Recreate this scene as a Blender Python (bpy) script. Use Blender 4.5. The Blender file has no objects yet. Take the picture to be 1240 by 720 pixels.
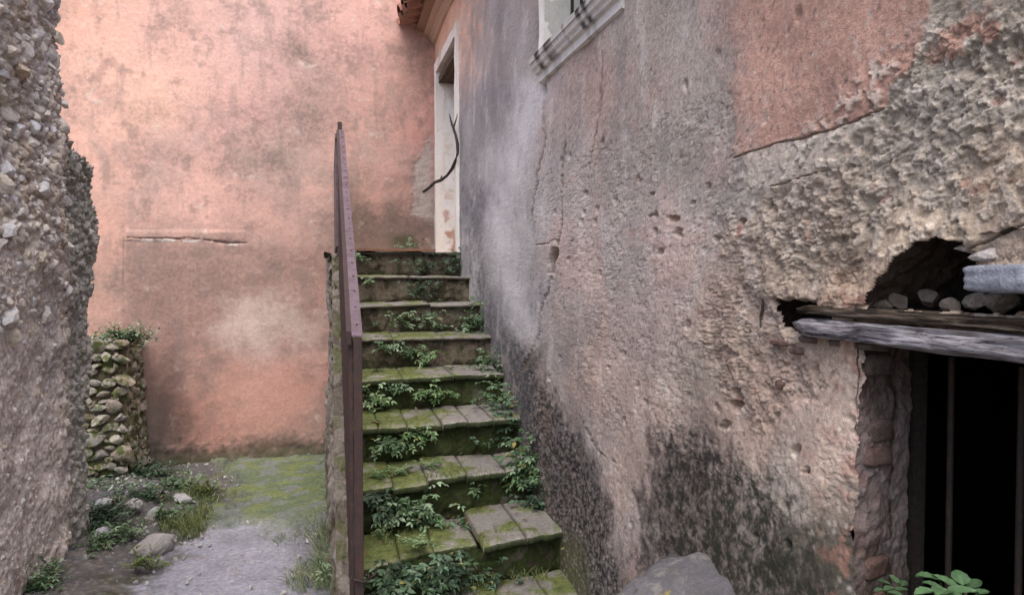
import bpy, bmesh, math, random
import numpy as np
from mathutils import Vector, Matrix
R = math.radians
rnd = random.Random(7)
SC = bpy.context.scene
COL = SC.collection

# ---------------------------------------------------------------- camera, world, sun, exposure
EYE = 1.66; YAW = R(14.2); PITCH = R(2.0); FP = 870.0
cd = bpy.data.cameras.new('camera'); cam = bpy.data.objects.new('camera', cd); COL.objects.link(cam)
cd.sensor_width = 36; cd.lens = 36 * FP / 1240; cd.clip_start = 0.02; cd.clip_end = 500
cam.location = (0, 0, EYE); cam.rotation_euler = (R(90) - PITCH, 0, -YAW)
SC.camera = cam
SUN_DIR = Vector((-0.10, -0.46, 0.88)).normalized()        # from the scene towards the light
w = bpy.data.worlds.new('World'); SC.world = w; w.use_nodes = True
nt = w.node_tree; nt.nodes.clear()
sky = nt.nodes.new('ShaderNodeTexSky'); sky.sky_type = 'NISHITA'; sky.sun_disc = False
sky.sun_elevation = math.asin(SUN_DIR.z); sky.sun_rotation = math.atan2(SUN_DIR.x, SUN_DIR.y)
sky.air_density = 1.0; sky.dust_density = 5.0; sky.ozone_density = 1.0
bg = nt.nodes.new('ShaderNodeBackground'); bg.inputs[1].default_value = 0.15
wo = nt.nodes.new('ShaderNodeOutputWorld')
nt.links.new(sky.outputs[0], bg.inputs[0]); nt.links.new(bg.outputs[0], wo.inputs[0])
sl = bpy.data.lights.new('sun', 'SUN'); sl.energy = 1.2; sl.angle = R(60); sl.color = (1, 0.97, 0.93)
so = bpy.data.objects.new('sun', sl); COL.objects.link(so)
so.rotation_euler = SUN_DIR.to_track_quat('Z', 'Y').to_euler(); so.location = (-3, -3, 8)
SC.view_settings.view_transform = 'Standard'; SC.view_settings.look = 'None'
SC.view_settings.gamma = 1; SC.view_settings.exposure = 0.88
SC.render.resolution_x = 1024; SC.render.resolution_y = 594

# ---------------------------------------------------------------- survey helpers (photo point -> point in the place)
CR = Matrix.Rotation(-YAW, 3, 'Z') @ Matrix.Rotation(R(90) - PITCH, 3, 'X')
def ray(px, py): return CR @ Vector(((px - 620) / FP, (360 - py) / FP, -1))
def on_x(px, py, X): d = ray(px, py); s = X / d.x; return Vector((X, d.y * s, EYE + d.z * s))
def on_y(px, py, Y): d = ray(px, py); s = Y / d.y; return Vector((d.x * s, Y, EYE + d.z * s))
def on_z(px, py, Z): d = ray(px, py); s = (Z - EYE) / d.z; return Vector((d.x * s, d.y * s, Z))
CRI = np.array(CR.transposed())
def survey(x, y, z):
    x, y, z = np.broadcast_arrays(x, y, z)
    p = np.stack([x, y, z - EYE], -1) @ CRI.T
    zc = np.minimum(p[..., 2], -0.02)
    return 620 + FP * p[..., 0] / -zc, 360 - FP * p[..., 1] / -zc

# ---------------------------------------------------------------- numpy noise
def _h(ix, iy, s):
    n = (ix.astype(np.int64) * 374761393 + iy.astype(np.int64) * 668265263 + s * 982451653) & 0xffffffff
    n = ((n ^ (n >> 13)) * 1274126177) & 0xffffffff
    n = n ^ (n >> 16)
    return (n & 0xffffff) / float(0x1000000)
def perlin(x, y, s=0):
    x0 = np.floor(x); y0 = np.floor(y); fx = x - x0; fy = y - y0
    ux = fx * fx * fx * (fx * (fx * 6 - 15) + 10); uy = fy * fy * fy * (fy * (fy * 6 - 15) + 10)
    def g(dx, dy):
        a = _h(x0 + dx, y0 + dy, s) * 2 * np.pi
        return np.cos(a) * (fx - dx) + np.sin(a) * (fy - dy)
    a = g(0, 0) * (1 - ux) + g(1, 0) * ux
    b = g(0, 1) * (1 - ux) + g(1, 1) * ux
    return (a * (1 - uy) + b * uy) * 1.4
def fbm(x, y, f, o=4, s=0, gain=.5):
    t = 0; a = 1; n = 0
    for i in range(o):
        t = t + a * perlin(x * f, y * f, s + i * 17); n += a; a *= gain; f *= 2.03
    return t / n * 1.5
def worley(x, y, f, s=0):
    x = x * f; y = y * f; x0 = np.floor(x); y0 = np.floor(y)
    F1 = np.full(np.shape(x), 9.); F2 = F1.copy(); ID = np.zeros(np.shape(x))
    for dx in (-1, 0, 1):
        for dy in (-1, 0, 1):
            cx = x0 + dx; cy = y0 + dy
            px = cx + _h(cx, cy, s); py = cy + _h(cx, cy, s + 1)
            d = np.hypot(px - x, py - y); i = _h(cx, cy, s + 2)
            c = d < F1
            F2 = np.where(c, F1, np.minimum(F2, d)); ID = np.where(c, i, ID); F1 = np.where(c, d, F1)
    return F1, F2, ID
def ss(a, b, x): t = np.clip((x - a) / (b - a), 0, 1); return t * t * (3 - 2 * t)
def sdpoly(x, y, P):
    P = np.array(P, float); d = np.full(x.shape, 1e9); ins = np.zeros(x.shape, bool)
    for i in range(len(P)):
        a = P[i]; b = P[(i + 1) % len(P)]; e = b - a
        t = np.clip(((x - a[0]) * e[0] + (y - a[1]) * e[1]) / (e @ e), 0, 1)
        d = np.minimum(d, np.hypot(x - a[0] - e[0] * t, y - a[1] - e[1] * t))
        if a[1] != b[1]:
            ins ^= ((a[1] > y) != (b[1] > y)) & (x < (b[0] - a[0]) * (y - a[1]) / (b[1] - a[1]) + a[0])
    return np.where(ins, -d, d)
def sdline(x, y, P):
    P = np.array(P, float); d = np.full(x.shape, 1e9)
    for a, b in zip(P[:-1], P[1:]):
        e = b - a; t = np.clip(((x - a[0]) * e[0] + (y - a[1]) * e[1]) / (e @ e), 0, 1)
        d = np.minimum(d, np.hypot(x - a[0] - e[0] * t, y - a[1] - e[1] * t))
    return d
def lin(c):
    c = np.array(c, float) / 255
    return np.where(c < .04045, c / 12.92, ((c + .055) / 1.055) ** 2.4)
def anchors(px, py, A, k=1.6, eps=900):
    acc = np.zeros(px.shape + (3,)); ws = np.zeros(px.shape)
    for x, y, *c in A:
        wt = 1 / ((px - x) ** 2 + (py - y) ** 2 + eps) ** k
        acc += wt[..., None] * lin(c); ws += wt
    return acc / ws[..., None]
def desat(C, k):
    g = (C @ np.array([.3, .55, .15]))[..., None]; return g + (C - g) * k
def mixc(C, c, m): return C * (1 - m[..., None]) + np.asarray(c) * m[..., None]

# ---------------------------------------------------------------- object helpers
def tag(o, label=None, cat=None, group=None, kind=None):
    if label: o['label'] = label
    if cat: o['category'] = cat
    if group: o['group'] = group
    if kind: o['kind'] = kind
    return o
def empty(name, loc=(0, 0, 0), rz=0):
    o = bpy.data.objects.new(name, None); COL.objects.link(o); o.location = loc
    o.rotation_euler.z = rz; o.empty_display_size = .05
    return o
def link(name, me, mat=None, parent=None):
    if mat and not me.materials: me.materials.append(mat)
    o = bpy.data.objects.new(name, me); COL.objects.link(o)
    if parent:
        o.parent = parent
        o.matrix_parent_inverse = parent.matrix_basis.inverted() if parent.type == 'EMPTY' else Matrix()
    return o
def mesh(V, F, C=None, smooth=False):
    me = bpy.data.meshes.new('shape'); me.from_pydata([tuple(v) for v in V], [], F)
    if C is not None:
        a = me.color_attributes.new('albedo', 'FLOAT_COLOR', 'POINT')
        cc = np.ones((len(V), 4)); cc[:, :3] = np.array(C); a.data.foreach_set('color', cc.ravel())
    if smooth: me.polygons.foreach_set('use_smooth', [True] * len(me.polygons))
    me.update(); return me
def grid_mesh(P, C, keep=None, flip=False):
    n, m = P.shape[:2]
    idx = np.arange(n * m).reshape(n, m)
    q = np.stack([idx[:-1, :-1], idx[1:, :-1], idx[1:, 1:], idx[:-1, 1:]], -1)
    if flip: q = q[..., ::-1]
    q = q[keep[:-1, :-1]] if keep is not None else q.reshape(-1, 4)
    q = q.reshape(-1, 4)
    V = P.reshape(-1, 3); CC = C.reshape(-1, 3)
    if keep is not None:
        u, inv = np.unique(q, return_inverse=True); V = V[u]; CC = CC[u]; q = inv.reshape(-1, 4)
    me = bpy.data.meshes.new('shape')
    me.vertices.add(len(V)); me.vertices.foreach_set('co', V.astype(np.float32).ravel())
    me.loops.add(q.size); me.loops.foreach_set('vertex_index', q.astype(np.int32).ravel())
    me.polygons.add(len(q)); me.polygons.foreach_set('loop_start', (np.arange(len(q)) * 4).astype(np.int32))
    try: me.polygons.foreach_set('loop_total', np.full(len(q), 4, np.int32))
    except Exception: pass
    me.polygons.foreach_set('use_smooth', np.ones(len(q), bool))
    me.update(calc_edges=True)
    a = me.color_attributes.new('albedo', 'FLOAT_COLOR', 'POINT')
    cc = np.ones((len(V), 4), np.float32); cc[:, :3] = CC; a.data.foreach_set('color', cc.ravel())
    return me

# ---------------------------------------------------------------- materials
def nodes(name, rough=.9, spec=.25):
    m = bpy.data.materials.new(name); m.use_nodes = True; t = m.node_tree
    b = t.nodes['Principled BSDF']; b.inputs['Roughness'].default_value = rough
    b.inputs['Specular IOR Level'].default_value = spec
    return m, t, b
def noise(t, co, scale, detail=4, rough=.6):
    n = t.nodes.new('ShaderNodeTexNoise'); n.inputs['Scale'].default_value = scale
    n.inputs['Detail'].default_value = detail; n.inputs['Roughness'].default_value = rough
    t.links.new(co, n.inputs['Vector']); return n.outputs['Fac']
def mapr(t, v, a, b, c, d):
    n = t.nodes.new('ShaderNodeMapRange'); t.links.new(v, n.inputs[0])
    for i, x in enumerate((a, b, c, d)): n.inputs[1 + i].default_value = x
    return n.outputs[0]
def math_(t, op, a, b):
    n = t.nodes.new('ShaderNodeMath'); n.operation = op
    for i, x in enumerate((a, b)):
        if isinstance(x, (int, float)): n.inputs[i].default_value = x
        else: t.links.new(x, n.inputs[i])
    return n.outputs[0]
def mixcol(t, a, b, f, mode='MIX'):
    n = t.nodes.new('ShaderNodeMix'); n.data_type = 'RGBA'; n.blend_type = mode
    for k, x in ((6, a), (7, b), (0, f)):
        if isinstance(x, (int, float)): n.inputs[k].default_value = x
        elif isinstance(x, tuple): n.inputs[k].default_value = (*x[:3], 1)
        else: t.links.new(x, n.inputs[k])
    return n.outputs[2]
def scalecol(t, c, v):
    n = t.nodes.new('ShaderNodeVectorMath'); n.operation = 'SCALE'
    t.links.new(c, n.inputs[0]); t.links.new(v, n.inputs['Scale']); return n.outputs[0]
def bump(t, b, h, dist, strength=1):
    n = t.nodes.new('ShaderNodeBump'); n.inputs['Distance'].default_value = dist; n.inputs['Strength'].default_value = strength
    t.links.new(h, n.inputs['Height']); t.links.new(n.outputs[0], b.inputs['Normal'])
def painted(name, s1=60, s2=350, var=.25, dist=.004, rough=.92, spec=.2, world=True):
    """surface whose own colour is stored in the mesh, with procedural grain and relief"""
    m, t, b = nodes(name, rough, spec)
    if world: co = t.nodes.new('ShaderNodeNewGeometry').outputs['Position']
    else: co = t.nodes.new('ShaderNodeTexCoord').outputs['Object']
    a = t.nodes.new('ShaderNodeVertexColor'); a.layer_name = 'albedo'
    n1 = noise(t, co, s1, 6, .65); n2 = noise(t, co, s2, 3, .6)
    v = math_(t, 'MULTIPLY', mapr(t, n1, .3, .7, 1 - var, 1 + var), mapr(t, n2, .3, .7, 1 - var * .8, 1 + var * .8))
    t.links.new(scalecol(t, a.outputs['Color'], v), b.inputs['Base Color'])
    h = math_(t, 'ADD', n1, math_(t, 'MULTIPLY', n2, .45)); bump(t, b, h, dist)
    return m
M = {}
M['plaster'] = painted('weathered_plaster', 85, 420, .26, .0045)
M['pink'] = painted('salmon_plaster', 45, 260, .12, .003)
M['rubble_bed'] = painted('rubble_mortar', 60, 300, .35, .012)
M['ground'] = painted('earth', 40, 220, .30, .012)
M['step'] = painted('step_stone', 70, 360, .30, .008)
M['white'] = painted('flaking_whitewash', 60, 300, .08, .003)
def stone_mat(name, cols, moss=0., var=.5):
    m, t, b = nodes(name, .88, .25)
    tc = t.nodes.new('ShaderNodeTexCoord').outputs['Object']; oi = t.nodes.new('ShaderNodeObjectInfo')
    geo = t.nodes.new('ShaderNodeNewGeometry')
    r = t.nodes.new('ShaderNodeValToRGB'); r.color_ramp.interpolation = 'LINEAR'
    for i, c in enumerate(cols):
        e = r.color_ramp.elements[i] if i < 2 else r.color_ramp.elements.new(1)
        e.position = i / (len(cols) - 1); e.color = (*lin(c), 1)
    src = mixcol(t, oi.outputs['Random'], geo.outputs['Random Per Island'], .5) if False else oi.outputs['Random']
    pn = noise(t, geo.outputs['Position'], 9, 2)
    mixv = math_(t, 'FRACT', math_(t, 'ADD', src, math_(t, 'ADD', geo.outputs['Random Per Island'], math_(t, 'MULTIPLY', pn, .35))), 0)
    t.links.new(mixv, r.inputs[0])
    n1 = noise(t, geo.outputs['Position'], 70, 6, .7); n2 = noise(t, geo.outputs['Position'], 300, 3)
    c = scalecol(t, r.outputs[0], math_(t, 'MULTIPLY', mapr(t, n1, .3, .7, 1 - var * .6, 1 + var * .6), mapr(t, n2, .3, .7, .85, 1.15)))
    if moss:
        mm = noise(t, geo.outputs['Position'], 14, 5, .7)
        c = mixcol(t, c, tuple(lin((84, 96, 44))), mapr(t, mm, .62 - moss * .3, .72 - moss * .3, 0, .9))
    t.links.new(c, b.inputs['Base Color'])
    bump(t, b, math_(t, 'ADD', n1, math_(t, 'MULTIPLY', n2, .4)), .008); return m
M['rubble'] = stone_mat('rubble_stone', [(214, 210, 206), (218, 204, 186), (238, 234, 230), (190, 170, 150), (218, 218, 222), (226, 212, 194)])
M['dark_rubble'] = stone_mat('dark_rubble_stone', [(176, 176, 176), (192, 188, 180), (160, 162, 154), (186, 178, 168)], .15)
M['mossy'] = stone_mat('mossy_stone', [(160, 156, 150), (182, 174, 162), (142, 140, 134), (166, 148, 134)], .48)
M['boulder'] = stone_mat('grey_boulder', [(104, 102, 106), (116, 114, 118)], 0, .35)
M['loose'] = stone_mat('loose_stone', [(172, 172, 178), (196, 194, 196), (154, 150, 148)], .1, .35)
def lichen(m, col, lo, hi, sc):
    t = m.node_tree; b = t.nodes['Principled BSDF']; src = b.inputs['Base Color'].links[0].from_socket
    co = t.nodes.new('ShaderNodeNewGeometry').outputs['Position']; n = noise(t, co, sc, 7, .75)
    t.links.new(mixcol(t, src, tuple(lin(col)), mapr(t, n, lo, hi, 0, .75)), b.inputs['Base Color'])
lichen(M['boulder'], (150, 148, 140), .54, .62, 22); lichen(M['boulder'], (70, 68, 66), .58, .66, 9); lichen(M['boulder'], (168, 156, 70), .62, .65, 13)
M['niche_stone'] = stone_mat('dim_brown_stone', [(150, 138, 126), (172, 158, 144), (130, 120, 112)], 0, .6)
M['bluestone'] = stone_mat('blue_grey_stone', [(148, 152, 166), (160, 164, 176)], 0, .3)
M['brick'] = stone_mat('old_brick', [(118, 98, 92), (126, 100, 92), (120, 110, 106)], 0, .6)
M['tile'] = stone_mat('roof_tile', [(176, 128, 112), (160, 116, 100), (184, 146, 124)], 0, .5)
def iron(name, c1, c2, scale=25, rough=.6, thr=(.45, .65)):
    m, t, b = nodes(name, rough, .4)
    co = t.nodes.new('ShaderNodeNewGeometry').outputs['Position']
    n = noise(t, co, scale, 6, .7); n2 = noise(t, co, 200, 3)
    c = mixcol(t, tuple(lin(c1)), tuple(lin(c2)), mapr(t, n, thr[0], thr[1], 0, 1))
    c = scalecol(t, c, mapr(t, n2, .3, .7, .8, 1.2)); t.links.new(c, b.inputs['Base Color'])
    bump(t, b, n2, .0015); return m
M['rail'] = iron('dull_purple_paint', (106, 92, 102), (84, 66, 66), 18, .5)
M['rust'] = iron('rusty_brown_iron', (60, 48, 50), (76, 56, 50), 25, .7)
M['gate'] = iron('dark_iron', (46, 40, 36), (60, 48, 40), 25, .7)
def wood(name, c1, c2, c3, axis='Y', sc=1., dist=.006):
    m, t, b = nodes(name, .9, .2)
    co = t.nodes.new('ShaderNodeNewGeometry').outputs['Position']
    mp = t.nodes.new('ShaderNodeMapping'); t.links.new(co, mp.inputs[0])
    mp.inputs['Scale'].default_value = {'Y': (9 * sc, .55 * sc, 9 * sc), 'Z': (9 * sc, 9 * sc, .5 * sc)}[axis]
    n = noise(t, mp.outputs[0], 22, 7, .72); n2 = noise(t, mp.outputs[0], 6, 4, .6)
    r = t.nodes.new('ShaderNodeValToRGB'); t.links.new(n, r.inputs[0])
    r.color_ramp.elements[0].position = .34; r.color_ramp.elements[0].color = (*lin(c1), 1)
    r.color_ramp.elements[1].position = .62; r.color_ramp.elements[1].color = (*lin(c3), 1)
    e = r.color_ramp.elements.new(.46); e.color = (*lin(c2), 1)
    c = scalecol(t, r.outputs[0], mapr(t, n2, .3, .7, .7, 1.2)); t.links.new(c, b.inputs['Base Color'])
    bump(t, b, n, dist); return m
M['grey_wood'] = wood('weathered_grey_wood', (34, 30, 32), (160, 152, 156), (232, 228, 234), dist=.012)
M['brown_wood'] = wood('weathered_brown_wood', (30, 24, 20), (84, 72, 62), (136, 122, 108), dist=.010)
M['branch'] = wood('dead_bark', (50, 44, 44), (80, 70, 70), (104, 92, 90), 'Z', 1, .002)
def leaf_mat(name, rough=.45):
    m, t, b = nodes(name, rough, .45)
    a = t.nodes.new('ShaderNodeVertexColor'); a.layer_name = 'albedo'
    co = t.nodes.new('ShaderNodeNewGeometry').outputs['Position']
    n = noise(t, co, 120, 3)
    t.links.new(scalecol(t, a.outputs['Color'], mapr(t, n, .3, .7, .8, 1.2)), b.inputs['Base Color'])
    tr = t.nodes.new('ShaderNodeBsdfTranslucent'); t.links.new(a.outputs['Color'], tr.inputs[0])
    ms = t.nodes.new('ShaderNodeMixShader'); ms.inputs[0].default_value = .22
    out = t.nodes['Material Output']
    t.links.new(b.outputs[0], ms.inputs[1]); t.links.new(tr.outputs[0], ms.inputs[2]); t.links.new(ms.outputs[0], out.inputs[0])
    return m
M['leaf'] = leaf_mat('green_leaf'); M['grass'] = leaf_mat('grass_blade', .7)
M['stem'] = iron('plant_stem', (70, 62, 44), (84, 90, 50), 40, .8)
#SPLIT
# ================================================================ RIGHT HOUSE (plaster wall, doorways, window, eave)
WX = 0.95; BACK = 6.70
def step_z(k): return .373 + .18 * k
def step_y(k): return 2.345 + .381 * k
house = empty('old_house', (WX, 3, 0))
tag(house, 'tall old house with stained grey and red plaster beside the steps', 'house')

def col_y(pxs):      # distances along the wall, finer where it is near
    return np.array([WX / math.tan(math.atan((p - 620) / FP) + YAW) for p in pxs])
ys = np.unique(np.concatenate([col_y(np.arange(520, 1262, 1.45)), np.linspace(-2.5, .7, 40), [BACK + .02]]))
ys = ys[ys <= BACK + .02]
zs = np.unique(np.concatenate([np.arange(-.1, 1.12, .006), np.arange(1.12, 2.12, .0022), np.arange(2.12, 4.6, .009)]))
YY, ZZ = np.meshgrid(ys, zs, indexing='ij')
px, py = survey(WX, YY, ZZ)
near = YY < .72
n_big = fbm(YY, ZZ, 1.3, 3, 1); n_mid = fbm(YY, ZZ, 6, 4, 5); n_fine = fbm(YY, ZZ, 38, 4, 9); n_vf = fbm(YY, ZZ, 120, 3, 13)
wx_ = px + 26 * n_mid + 7 * n_fine * 1.5; wy_ = py + 22 * fbm(YY, ZZ, 7, 4, 31) + 7 * n_fine
# zones on the plaster
red_poly = [(815, -60), (850, 60), (885, 120), (885, 190), (1000, 158), (1066, 132), (1075, 105), (1100, 80), (1110, 40), (1125, -40), (1140, -200), (860, -200)]
sd_red = sdpoly(px + 6 * n_mid + 5 * n_fine, py + 3 * n_fine * (py < 120), red_poly)
red = ss(3.0, -3.0, sd_red) * (1 - ss(.30, .45, n_mid * .7 + fbm(YY, ZZ, 22, 4, 77) * .6) * ss(-60, -10, sd_red) * (px > 870))
red = red * ss(835, 925, px + 40 * fbm(YY, ZZ, 9, 4, 78)) 
red[near] = 0
pale = ss(6, -10, sdpoly(wx_, py + 3 * n_mid, [(890, 192), (1062, 134), (1060, 165), (1010, 205), (930, 240), (885, 235)]))
rough_poly = [(1128, -200), (1118, 0), (1085, 100), (1060, 140), (1010, 200), (930, 240), (880, 290), (860, 350), (850, 420), (870, 470), (905, 520), (990, 480), (1010, 440), (1400, 440), (1500, -300)]
sd_rough = sdpoly(wx_, wy_, rough_poly)
rough = ss(22, -14, sd_rough); rough[near] = .7
rough2 = ss(40, -20, sdpoly(wx_, wy_, [(640, 120), (700, 60), (880, 100), (900, 260), (860, 470), (900, 560), (1040, 520), (1060, 720), (760, 640), (700, 420)]))
# relief
F1, F2, ID = worley(YY + .012 * n_mid, ZZ + .012 * fbm(YY, ZZ, 20, 3, 41), 26, 3)
lump = (1 - F1) * .005 + (ID - .5) * .004 + fbm(YY, ZZ, 5, 4, 43, .6) * .006
t1 = fbm(YY, ZZ, 15, 5, 50, .6); t2 = fbm(YY * .8 + ZZ * .5, ZZ, 26, 5, 60, .62)
flake = ss(.02, .07, t1) * .006 + ss(.06, .10, t2) * .0045 + ss(-.25, -.2, t1) * .004
def terrace(h, n, edge=.06):
    q = h * n; f = np.floor(q); return (f + ss(.5 - edge, .5 + edge, q - f)) / n
sheet = terrace(fbm(YY, ZZ, 6.5, 6, 55, .62) + .15 * n_mid, 6) * .016 + terrace(fbm(YY + .3 * ZZ, ZZ, 17, 5, 58, .6), 4) * .006
ridge = np.abs(fbm(YY, ZZ, 9, 5, 91, .6))
D = n_big * .018 + n_mid * .0035 + n_fine * .0011 + n_vf * .0004
wu = YY + .010 * n_mid + .004 * n_fine; wv = ZZ + .010 * fbm(YY, ZZ, 7, 4, 96) + .004 * fbm(YY, ZZ, 40, 3, 97)
plate = np.zeros_like(D); 
for f_, s_, am, thr in ((24, 140, .0050, .55), (52, 150, .0032, .45), (95, 160, .0018, .4)):
    a1, a2, a3 = worley(wu + .25 * wv, wv * 1.25, f_, s_); plate += (a3 > thr) * ss(.04, .12, a2 - a1) * am * (.6 + .6 * a3) * (.45 + .55 * ss(-.15, .2, fbm(YY, ZZ, f_ * .25, 3, s_ + 5)))
rmod = .40 + .60 * ss(-.2, .35, fbm(YY, ZZ, 3.5, 4, 95) + .3 * ss(250, 420, py))
D += rough * rmod * (lump * .10 + flake * .30 + plate * .85 + sheet * .55 - .010 + n_mid * .002 + n_fine * .0014 + n_vf * .0009 - ss(.04, .0, ridge) * .004)
scab = ss(.10, .16, fbm(YY, ZZ, 30, 4, 66, .6)) * ss(.0, .25, fbm(YY, ZZ, 4, 3, 67) + .18) * rough2 * (1 - rough)
D += plate * .22 * rough2 * (1 - rough) * ss(-.05, .25, fbm(YY, ZZ, 5, 4, 98))
D += -scab * .002 + n_fine * rough2 * .0003 + n_vf * rough2 * .0003
# thin coat of red and pale plaster stands proud of the eroded bed
D += red * .0035 + pale * .004 * (1 - rough * .5)
shard = ss(.10, .13, fbm(YY, ZZ, 34, 3, 88, .5)) * ss(45, 5, sdpoly(px, py, [(1060, 110), (1120, 60), (1260, 40), (1260, 230), (1120, 290), (960, 300), (930, 250), (1000, 170)]))
D += shard * .005
# pits
P1, _, PI_ = worley(YY, ZZ, 17, 120)
pit = (PI_ > .965) * ss(.28, .10, P1 + .12 * n_fine); D -= pit * (.010 + .01 * rough2) * (px > 660)
P2, _, P2I = worley(YY, ZZ, 60, 130)
pit2 = (P2I > .90) * ss(.4, .15, P2) * rough2; D -= pit2 * .002
# cracks
crk = [([(689, 165), (684, 190), (681, 250), (678, 296), (670, 312)], 1.0), ([(668, 335), (662, 352), (655, 372), (652, 402), (642, 432), (632, 452)], 1.3),
       ([(728, 66), (724, 110), (722, 150), (712, 215)], .8), ([(655, 100), (657, 165), (652, 200), (644, 262)], .9), ([(648, 298), (665, 294), (678, 290)], .6),
       ([(885, 190), (1000, 157), (1066, 131)], .7), ([(1168, 300), (1200, 282), (1240, 268)], 1.2), ([(655, 470), (664, 540), (690, 590)], .7),
       ([(700, 500), (720, 545), (745, 560)], .5), ([(930, 225), (1000, 205)], .5)]
crack = np.zeros_like(D)
for P, wd in crk:
    d = sdline(px + 3.5 * n_mid + 2 * n_fine, py + 3 * n_mid, P)
    crack = np.maximum(crack, ss(1.7 * wd, .5 * wd, d))
crack[near] = 0
D -= crack * .006
# holes
def hole(P, a=4, soft=5): return ss(soft, -soft, sdpoly(px + a * n_fine * .5 + a * n_mid * 1.5, py + a * fbm(YY, ZZ, 22, 3, 201) * 1.2, P))
h1 = hole([(673, 300), (678, 304), (674, 316), (669, 332), (664, 330), (667, 314)], 1.5, 2.2)
h2 = hole([(655, 103), (660, 110), (659, 117), (654, 113)], 1, 2)
h3 = hole([(928, 362), (972, 366), (1010, 378), (1010, 405), (970, 404), (940, 398)], 4)
h4 = hole([(1046, 378), (1064, 342), (1086, 312), (1106, 296), (1128, 290), (1160, 292), (1172, 312), (1176, 322), (1260, 322), (1260, 380)], 4, 2.5)
h4b = hole([(1066, 360), (1084, 330), (1106, 300), (1130, 296), (1158, 298), (1166, 318), (1168, 345), (1130, 350), (1090, 372)], 3, 2.5)
pk = np.zeros_like(D)
for (x, y, r, a) in [(815, 265, 5, .9), (822, 284, 5, 1), (798, 303, 3, .7), (790, 262, 2.5, .7), (787, 234, 2.5, .6), (897, 270, 4, .8), (866, 290, 4, .7), (893, 478, 6, .8), (892, 492, 6, 1),
                     (853, 225, 4, .5), (836, 246, 2.5, .6), (983, 572, 4, .7), (905, 300, 8, .5), (930, 255, 7, .4), (1185, 165, 9, .4), (1010, 340, 8, .4), (880, 516, 5, .7), (1164, 78, 14, .5), (1225, 60, 14, .45)]:
    pk = np.maximum(pk, a * ss(r * 1.25, r * .45, np.hypot((px - x) + 5 * n_fine, (py - y) * .8 + 5 * n_mid)))
for q in (h1, h2, h3, h4, h4b, pk): q[near] = 0
# undercut lip above the niche
lip = ss(34, 4, sdline(px, py, [(930, 352), (1000, 365), (1046, 372), (1072, 325), (1100, 288), (1165, 284)])) * (1 - h4) * (1 - h3) * rough
D += lip * .012
D -= h1 * .05 + h2 * .03 + h3 * .02 + pk * .022
lb = (h4 > .4) & (py > 335)

# base of the wall thickens towards the ground, jamb corner rounds off
D += .05 * ss(1.0, .2, ZZ) * ss(3.2, 1.2, YY)
corner = ss(.075, .0, YY - 1.135 + .012 * n_mid) * (ZZ < 1.60)
D -= corner * (.006 + .012 * n_mid + .010 * n_fine) * ss(.05, .0, YY - 1.135)
# ------------- colour of the plaster
A = [(575, 60, 132, 130, 138), (600, 20, 126, 124, 132), (575, 160, 122, 122, 132), (600, 110, 118, 118, 130), (580, 250, 112, 112, 124), (600, 200, 150, 150, 160), (625, 280, 158, 156, 164),
     (590, 330, 150, 150, 158), (620, 370, 116, 118, 132), (560, 180, 130, 128, 136), (632, 60, 132, 128, 134), (640, 200, 146, 140, 146), (625, 130, 134, 132, 140),
     (680, 130, 150, 130, 128), (700, 220, 146, 134, 134), (750, 60, 146, 132, 128), (780, 140, 142, 128, 124), (760, 220, 138, 126, 124), (830, 40, 144, 132, 126), (820, 180, 132, 122, 118),
     (720, 90, 156, 128, 124), (860, 240, 128, 120, 118), (740, 310, 150, 142, 144), (700, 330, 156, 146, 148), (790, 330, 152, 138, 136), (720, 400, 152, 134, 130), (790, 410, 152, 134, 130),
     (860, 360, 150, 130, 122), (680, 430, 132, 124, 128), (740, 470, 152, 132, 128), (800, 480, 160, 140, 132), (760, 560, 156, 136, 130), (850, 450, 142, 130, 120), (840, 520, 150, 132, 124),
     (930, 170, 158, 146, 138), (1000, 190, 164, 152, 140), (960, 260, 152, 140, 130), (1000, 300, 156, 142, 126), (1050, 240, 152, 142, 130), (1120, 200, 150, 142, 134), (1150, 120, 144, 138, 130),
     (1200, 60, 140, 130, 118), (1200, 220, 168, 150, 128), (1100, 280, 166, 150, 130), (950, 340, 160, 144, 130), (1030, 350, 164, 140, 116), (1200, 290, 164, 146, 130), (900, 420, 140, 124, 116),
     (960, 450, 148, 130, 120), (980, 500, 158, 136, 126), (930, 540, 150, 132, 118), (1000, 560, 166, 142, 128), (960, 590, 166, 156, 146), (1030, 600, 122, 108, 98), (1020, 680, 92, 84, 74),
     (700, 700, 120, 116, 118), (740, 660, 150, 138, 138), (700, 560, 128, 120, 126), (545, 60, 212, 160, 132), (540, 30, 206, 156, 130), (533, 20, 206, 156, 128)]
C = anchors(wx_, wy_, A, 1.7, 500)
C[near] = lin((150, 140, 130))
C *= (1 + .16 * fbm(YY, ZZ, 3.2, 5, 300) + .10 * n_fine)[..., None]
pinkish = ss(.0, .5, fbm(YY, ZZ, 2.6, 5, 310)) * (px > 650); C = mixc(C, lin((160, 126, 116)), pinkish * .45 * (1 - rough * .6))
C = mixc(C, lin((186, 182, 184)), ss(.22, .55, fbm(YY, ZZ * .5, 7, 6, 320, .65)) * .32 * (px > 560))
greyst = ss(.12, .45, fbm(YY * 1.0, ZZ * .35, 4.2, 6, 330, .62)); C = mixc(C, lin((98, 96, 100)), greyst * .30 * (1 - rough) * (px > 560))
C = mixc(C, lin((172, 124, 108)) * (1 + .10 * n_mid + .12 * n_fine)[..., None], red * .92)
C = mixc(C, lin((182, 136, 116)), red * ss(.1, .5, fbm(YY, ZZ, 5, 4, 340)) * .25)
C = mixc(C, lin((172, 158, 146)), pale * .6)
C = mixc(C, lin((186, 178, 170)), shard * .5 + scab * .15)
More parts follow.
